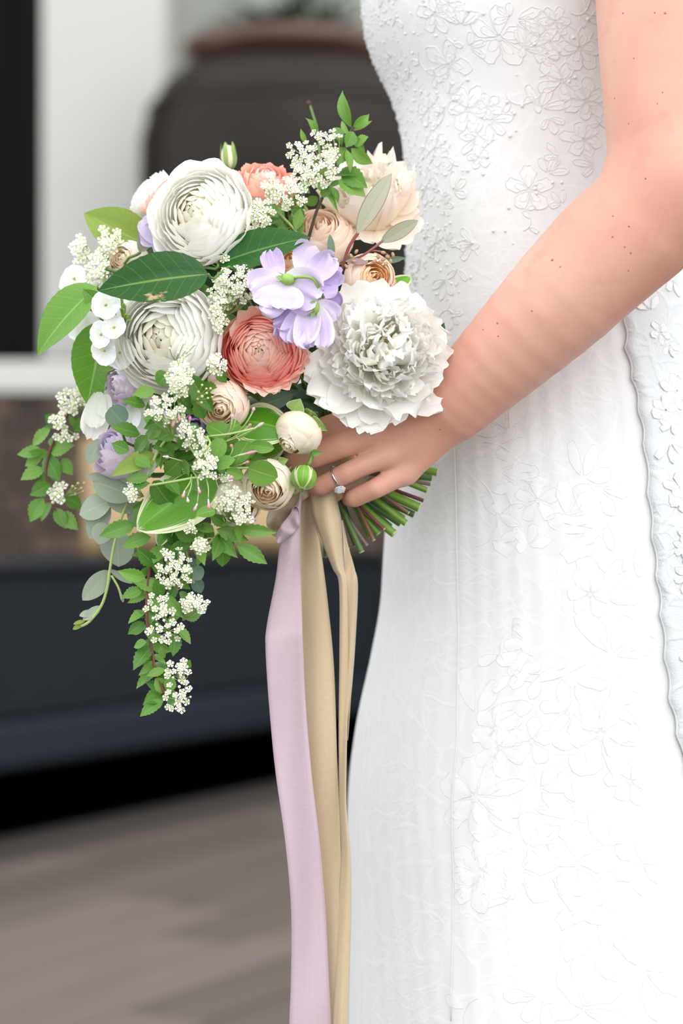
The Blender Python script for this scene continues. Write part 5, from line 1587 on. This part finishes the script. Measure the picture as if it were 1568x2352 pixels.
# far left sprig (behind the focus)
fl_ = sprig('spirea_sprig', 'out of focus spirea sprig hanging at the far left', [(240, 870, 1.80), (190, 905, 1.80), (150, 960, 1.805), (115, 1035, 1.81), (105, 1090, 1.81), (118, 1150, 1.81), (132, 1180, 1.81)],
    [((100, 1041), (39, 1044), 26), ((97, 1049), (57, 1071), 22), ((116, 985), (74, 1026), 24), ((125, 966), (103, 953), 22), ((101, 1077), (47, 1103), 28), ((116, 1112), (68, 1138), 28), ((101, 1144), (69, 1199), 32), ((106, 1042), (138, 1106), 34), ((116, 1039), (171, 1023), 32), ((144, 1052), (167, 1092), 24), ((128, 1167), (151, 1215), 24), ((141, 1176), (179, 1218), 28), ((148, 1138), (189, 1167), 28), ((170, 991), (203, 956), 22), ((100, 1087), (97, 1108), 18), ((130, 1000), (120, 1030), 20), ((160, 930), (150, 965), 20)], 1.812)
umbel(fl_, (185, 945), (165, 918), 32, 30, 22, 1.795, 21, .1, size=1.25)
umbel(fl_, (150, 985), (138, 968), 16, 20, 8, 1.800, 22, .1, size=1.3)
umbel(fl_, (150, 985), (150, 1005), 26, 10, 9, 1.800, 23, .1, size=1.2)
umbel(fl_, (120, 1120), (130, 1132), 18, 26, 10, 1.800, 24, .1, size=1.3)
umbel(fl_, (150, 1140), (180, 1120), 18, 16, 10, 1.805, 25, 1, green=True)
# left back clusters
lb = sprig('spirea_sprig', 'spirea clusters standing behind the dark glossy leaf at upper left', [(310, 640, 1.77), (262, 600, 1.775), (225, 585, 1.785), (200, 578, 1.79)], [((225, 600), (262, 588), 26), ((282, 590), (262, 562), 26), ((270, 640), (280, 580), 24)], 1.775, mat='spirea', stem_mat=M_stem_pale)
umbel(lb, (205, 580), (184, 574), 18, 36, 26, 1.785, 31, .05, size=1.1)
umbel(lb, (285, 570), (254, 552), 24, 36, 32, 1.770, 32, .05, size=1.1)
umbel(lb, (250, 630), (226, 620), 26, 40, 34, 1.765, 33, .05, size=1.1)
# top spray with twisting leaves
tp = sprig('spirea_sprig', 'spirea spray with twisting leaves crowning the bouquet', [(697, 580, 1.745), (712, 535, 1.742), (725, 490, 1.742), (742, 450, 1.744), (760, 400, 1.748), (790, 330, 1.750), (812, 292, 1.750)],
    [((806, 293), (787, 207), 22, 'curl'), ((811, 291), (848, 261), 18, 'curl'), ((818, 333), (846, 314), 22), ((810, 310), (839, 349), 15, 'lance'), ((806, 340), (857, 376), 22, 'curl'), ((795, 344), (804, 398), 15, 'lance'), ((794, 340), (773, 380), 26), ((811, 302), (794, 339), 24), ((785, 388), (844, 432), 36), ((776, 414), (840, 452), 36), ((745, 424), (778, 492), 15, 'curl'), ((759, 428), (777, 468), 13, 'lance'), ((766, 293), (787, 325), 22), ((722, 309), (700, 270), 17, 'curl'), ((703, 330), (690, 295), 10, 'lance'),
     ((622, 478), (646, 528), 28), ((695, 512), (676, 542), 26), ((667, 495), (674, 542), 16, 'lance'), ((692, 424), (712, 444), 18), ((650, 530), (662, 508), 14), ((730, 452), (700, 470), 18), ((735, 445), (760, 440), 16), ((640, 520), (610, 540), 22), ((700, 500), (660, 470), 20)], 1.748, stem_mat=M_stem_dark)
umbel(tp, (745, 415), (724, 392), 56, 38, 66, 1.728, 41, .05)
umbel(tp, (735, 385), (690, 350), 34, 28, 22, 1.735, 42, .3)
umbel(tp, (770, 375), (748, 322), 34, 28, 20, 1.735, 43, .2)
umbel(tp, (770, 360), (760, 352), 24, 18, 14, 1.733, 44, .2)
m2 = sprig('spirea_sprig', 'spirea clusters in front of the salmon bloom', [(690, 545, 1.745), (660, 510, 1.738), (630, 485, 1.732), (600, 500, 1.728)], [((590, 500), (560, 470), 20), ((640, 490), (600, 470), 22)], 1.735, stem_mat=M_stem_pale)
umbel(m2, (665, 480), (660, 446), 46, 36, 46, 1.722, 51, .05)
umbel(m2, (630, 470), (622, 424), 22, 24, 18, 1.724, 52, .05)
umbel(m2, (615, 505), (598, 492), 28, 38, 32, 1.716, 53, .05)
umbel(m2, (590, 520), (565, 518), 26, 34, 26, 1.716, 54, .1)
m3 = sprig('spirea_sprig', 'dense spirea cluster between the two dark glossy leaves', [(500, 640, 1.735), (510, 690, 1.725), (520, 730, 1.72)], [((520, 720), (545, 760), 22), ((472, 690), (470, 652), 24), ((500, 760), (532, 770), 20)], 1.722, stem_mat=M_stem_pale)
umbel(m3, (520, 725), (545, 655), 52, 44, 66, 1.690, 61, .05)
umbel(m3, (515, 700), (505, 680), 30, 36, 26, 1.692, 62, .1)
umbel(m3, (525, 620), (516, 592), 20, 24, 16, 1.71, 63, .05)
umbel(m3, (505, 760), (502, 722), 18, 42, 30, 1.680, 64, .05)
# spirea in front of the lower white ranunculus
m4 = sprig('spirea_sprig', 'spirea cluster lying on the lower edge of the round white ranunculus', [(470, 1060, 1.715), (440, 1010, 1.702), (420, 950, 1.690), (405, 890, 1.678), (440, 850, 1.672)],
    [((356, 899), (305, 905), 26), ((334, 932), (279, 920), 22), ((387, 855), (363, 884), 34, 'oval'), ((430, 856), (492, 950), 36), ((415, 900), (440, 935), 22), ((440, 905), (470, 930), 24), ((470, 960), (445, 925), 22), ((500, 850), (520, 880), 20), ((460, 880), (500, 900), 24), ((380, 960), (330, 985), 24), ((400, 990), (360, 1010), 26), ((430, 1000), (460, 1040), 28)], 1.690, stem_mat=M_stem_pale)
umbel(m4, (412, 925), (412, 868), 28, 46, 38, 1.664, 71, .05)
umbel(m4, (395, 1000), (376, 940), 44, 32, 36, 1.668, 72, .1)
umbel(m4, (470, 850), (496, 838), 26, 22, 18, 1.668, 73, .4)
umbel(m4, (405, 830), (420, 800), 40, 22, 10, 1.660, 74, .6)
umbel(m4, (450, 920), (470, 905), 22, 24, 14, 1.672, 75, 1, green=True)
umbel(m4, (430, 1000), (425, 990), 16, 34, 12, 1.672, 76, .2)
# centre spray over the large striped leaf
m5 = sprig('spirea_sprig', 'spirea and tangled leaves over the large striped leaf', [(560, 1060, 1.715), (500, 1060, 1.702), (450, 1040, 1.696), (400, 1000, 1.694), (360, 1040, 1.696), (342, 1097, 1.70)],
    [((321, 998), (252, 980), 28), ((297, 1036), (256, 1018), 26), ((342, 1097), (289, 1101), 24), ((412, 1059), (378, 1090), 34), ((352, 1104), (397, 1164), 36, 'oval'), ((377, 1101), (413, 1138), 22), ((370, 1010), (400, 1050), 28), ((340, 1000), (310, 1045), 26), ((330, 960), (380, 975), 24), ((430, 1030), (410, 1000), 24), ((310, 1050), (345, 1075), 26), ((440, 1100), (470, 1130), 24), ((300, 1120), (345, 1110), 22), ((395, 1020), (350, 1030), 28), ((460, 1010), (440, 970), 24)], 1.696, stem_mat=M_stem_pale)
umbel(m5, (440, 1080), (472, 1062), 26, 40, 26, 1.674, 81, .1)
umbel(m5, (440, 1030), (452, 1005), 20, 26, 14, 1.676, 82, .2)
umbel(m5, (330, 1140), (302, 1130), 16, 20, 12, 1.700, 83, .05)
umbel(m5, (500, 1110), (520, 1100), 14, 12, 7, 1.690, 84, .1)
px_tube(m5, [(425, 1010, 1.676), (470, 1085, 1.672), (430, 1100, 1.676), (345, 1115, 1.684)], .0009, M_stem_pale)

# jasmine: smooth leaves, long pink buds on thin stalks
M_pink = petal_mat('pink_bud', (246, 236, 230), (240, 196, 204), (228, 140, 164), .5, .3, .1)
PB = []
for k in range(2):
    v, uv = [], []
    prof = [(0, .3), (.15, .55), (.45, .6), (.62, 1.0), (.8, .95), (.93, .5), (1, .05)]
    for (u, r_) in prof:
        for j in range(6):
            a = j * math.pi / 3
            v.append((r_ * math.cos(a) * .11, u, r_ * math.sin(a) * .11)); uv.append((u if k == 0 else u * .45, j / 6))
    PB.append(mk_mesh('jasmine_bud', v, grid_faces(len(prof), 6, 0, True), M_pink, uv))
jm = sprig('jasmine_sprig', 'jasmine sprig with smooth leaves and pink buds beside the cream roses', [(640, 1080, 1.715), (575, 1075, 1.690), (530, 1075, 1.682), (495, 1070, 1.680), (470, 1040, 1.680), (478, 1000, 1.680)],
    [((572, 1013), (541, 1067), 38, 'oval'), ((513, 1008), (487, 1058), 34, 'oval'), ((570, 1074), (638, 1096), 46, 'oval'), ((576, 1021), (630, 1030), 24, 'oval'), ((528, 1008), (474, 976), 38, 'oval'), ((550, 972), (522, 991), 26, 'oval'), ((494, 1173), (450, 1184), 24, 'oval'), ((500, 1070), (540, 1055), 26, 'oval'), ((520, 1080), (560, 1095), 22, 'oval'), ((480, 1045), (455, 1075), 26, 'oval'), ((545, 1000), (580, 985), 22, 'oval')], 1.680, 'jasmine', 'oval', .0009, M_stem_pale)
for k, (b, t, br, m) in enumerate((((546, 1046), (591, 1036), (500, 1062), 0), ((578, 988), (606, 970), (505, 1020), 1), ((540, 965), (551, 941), (520, 1010), 1), ((566, 984), (577, 973), (515, 1015), 0), ((532, 970), (534, 950), (515, 1008), 1), ((434, 975), (437, 955), (450, 1010), 0), ((453, 1156), (445, 1174), (450, 1090), 0), ((455, 1118), (459, 1134), (445, 1085), 0), ((478, 1146), (480, 1170), (470, 1090), 0), ((424, 1127), (419, 1144), (440, 1090), 0), ((518, 1103), (537, 1096), (500, 1090), 0), ((398, 958), (396, 982), (410, 940), 0), ((410, 950), (412, 968), (415, 935), 0), ((430, 1142), (432, 1154), (440, 1090), 1), ((534, 1032), (530, 1020), (515, 1060), 0), ((560, 1064), (572, 1060), (540, 1070), 0), ((578, 950), (584, 935), (540, 1000), 1), ((374, 1048), (388, 1050), (420, 1060), 1))):
    Y = 1.668
    B, T = P(b[0], b[1], Y), P(t[0], t[1], Y - .003)
    L = (T - B).length
    link('jasmine_bud', PB[m], jm, Matrix.Translation(B - Vector(jm.location)) @ orient(T - B, (0, -1, .2)) @ Matrix.Diagonal((.0105, L, .0105, 1)))
    px_tube(jm, [(br[0], br[1], 1.678), ((br[0] + b[0]) / 2 + 4, (br[1] + b[1]) / 2, 1.670), (b[0], b[1], Y)], .0005, M_stem_pale, 'bud_stalk', 4, 7)
px_tube(jm, [(480, 1002, 1.672), (520, 998, 1.664), (560, 990, 1.662), (582, 984, 1.664)], .0008, M_stem_pale)
px_tube(jm, [(455, 1045, 1.672), (470, 1036, 1.665), (482, 1020, 1.664), (478, 1008, 1.668), (468, 1002, 1.67)], .0008, M_stem_pale)

# eucalyptus
e1 = sprig('eucalyptus_sprig', 'plum-tinted eucalyptus twig with seed buds against the ivory peony', [(770, 665, 1.745), (785, 620, 1.735), (800, 570, 1.728), (822, 535, 1.724)], [], 1.72, 'purple', 'euc', .0012, simple_mat('wine_twig', (150, 84, 84), .5, .15, 60))
add_leaf(e1, (820, 537), (899, 398), 46, 1.722, -.006, 'euc', 'purple', -.15)
add_leaf(e1, (874, 556), (960, 506), 34, 1.722, -.002, 'euc', 'purple', .2)
add_leaf(e1, (845, 604), (793, 600), 17, 1.722, 0, 'euc', 'plum', .4)
add_leaf(e1, (760, 602), (757, 538), 18, 1.735, 0, 'euc', 'eucdeep', .5)
add_leaf(e1, (870, 600), (930, 592), 14, 1.75, 0, 'euc', 'eucdeep', .5)
MW = bpy.data.materials['wine_twig']
px_tube(e1, [(800, 598, 1.73), (830, 588, 1.724), (860, 568, 1.722), (880, 552, 1.722)], .0009, MW)
px_tube(e1, [(850, 575, 1.724), (875, 578, 1.72), (895, 588, 1.718)], .0006, MW)
M_seed = simple_mat('seed_bud', (168, 140, 104), .6, .25, 200)
for k, (x, y) in enumerate(((868, 590), (880, 596), (890, 590), (897, 600), (886, 606), (874, 602), (902, 585), (860, 600), (880, 580), (806, 588), (818, 578), (812, 600), (795, 612))):
    link('seed_bud', MB().ball((0, 0, 0), .0013, 5, 7, (1, 1, 1.5)).mesh('seed_bud', M_seed), e1, Matrix.Translation(P(x, y, 1.718) - e1.location) @ Quaternion((0, 1, 0), k).to_matrix().to_4x4())
e2 = sprig('eucalyptus_sprig', 'grey-green eucalyptus sprig trailing at the lower left with a curled tip', [(330, 1100, 1.75), (290, 1160, 1.745), (265, 1240, 1.742), (252, 1310, 1.742), (246, 1350, 1.742), (232, 1392, 1.742), (202, 1430, 1.742), (172, 1442, 1.742)],
    [((310, 1142), (212, 1104), 56), ((258, 1150), (182, 1182), 52), ((250, 1152), (205, 1238), 44), ((270, 1212), (272, 1302), 66), ((252, 1310), (189, 1379), 36), ((252, 1308), (306, 1340), 13), ((230, 1008), (202, 1067), 30), ((300, 1180), (250, 1110), 50), ((290, 1110), (195, 1092), 22), ((240, 1200), (225, 1250), 36), ((320, 1090), (270, 1075), 50), ((232, 1392), (190, 1425), 18), ((215, 1405), (182, 1415), 14), ((310, 1150), (330, 1215), 46)], 1.746, 'euc', 'euc', .0011, M_stem_pale)
px_tube(e2, [(256, 1322, 1.742), (272, 1350, 1.740), (280, 1378, 1.740)], .0009, M_stem_pale)
add_leaf(e2, (276, 1362), (283, 1384), 8, 1.740, 0, 'euc', 'euc')
for b, t, w in (((190, 1432), (167, 1446), 12), ((196, 1426), (168, 1434), 10)):
    add_leaf(e2, b, t, w, 1.742, -.002, 'euc', 'matte')
e3 = sprig('eucalyptus_sprig', 'eucalyptus tip peeping out right of the trailing spirea', [(420, 1240, 1.74), (435, 1290, 1.735), (445, 1340, 1.732)], [((440, 1300), (462, 1332), 30), ((445, 1325), (462, 1362), 24), ((432, 1280), (448, 1300), 16)], 1.734, 'eucdeep', 'euc', .0008, M_stem_pale)

# more leaves along the sprays
auto_leaves(tl, [(352, 1260), (340, 1335), (337, 1420), (350, 1500), (358, 1545), (385, 1605)], 26, 38, 62, 1.724, 'spirea', 1)
auto_leaves(tl, [(398, 1270), (410, 1340), (415, 1420)], 10, 34, 52, 1.726, 'spirea', 2)
auto_leaves(rb, [(560, 1190), (497, 1232), (440, 1236), (380, 1210)], 16, 44, 66, 1.722, 'spirea', 3)
auto_leaves(fl_, [(160, 950), (115, 1035), (105, 1090), (125, 1175)], 10, 36, 56, 1.818, 'spirea', 4)
auto_leaves(m5, [(330, 1000), (380, 1040), (440, 1060), (520, 1060)], 22, 40, 64, 1.712, 'spirea', 5)
auto_leaves(m5, [(300, 1170), (340, 1180), (400, 1200), (440, 1240)], 12, 44, 66, 1.722, 'spirea', 6)
auto_leaves(m4, [(340, 960), (400, 930), (440, 900), (480, 880)], 14, 36, 56, 1.706, 'spirea', 7)
auto_leaves(jm, [(470, 1000), (510, 1040), (560, 1060), (610, 1060)], 10, 40, 60, 1.700, 'jasmine', 8, 'oval', .55)
auto_leaves(tp, [(742, 450), (770, 400), (795, 330), (812, 295)], 10, 36, 60, 1.756, 'spirea', 9, 'lance', .32)
auto_leaves(m2, [(690, 540), (650, 505), (600, 500)], 8, 36, 52, 1.745, 'spirea', 10)
auto_leaves(m3, [(495, 690), (515, 740), (530, 770)], 8, 34, 50, 1.730, 'spirea', 11)
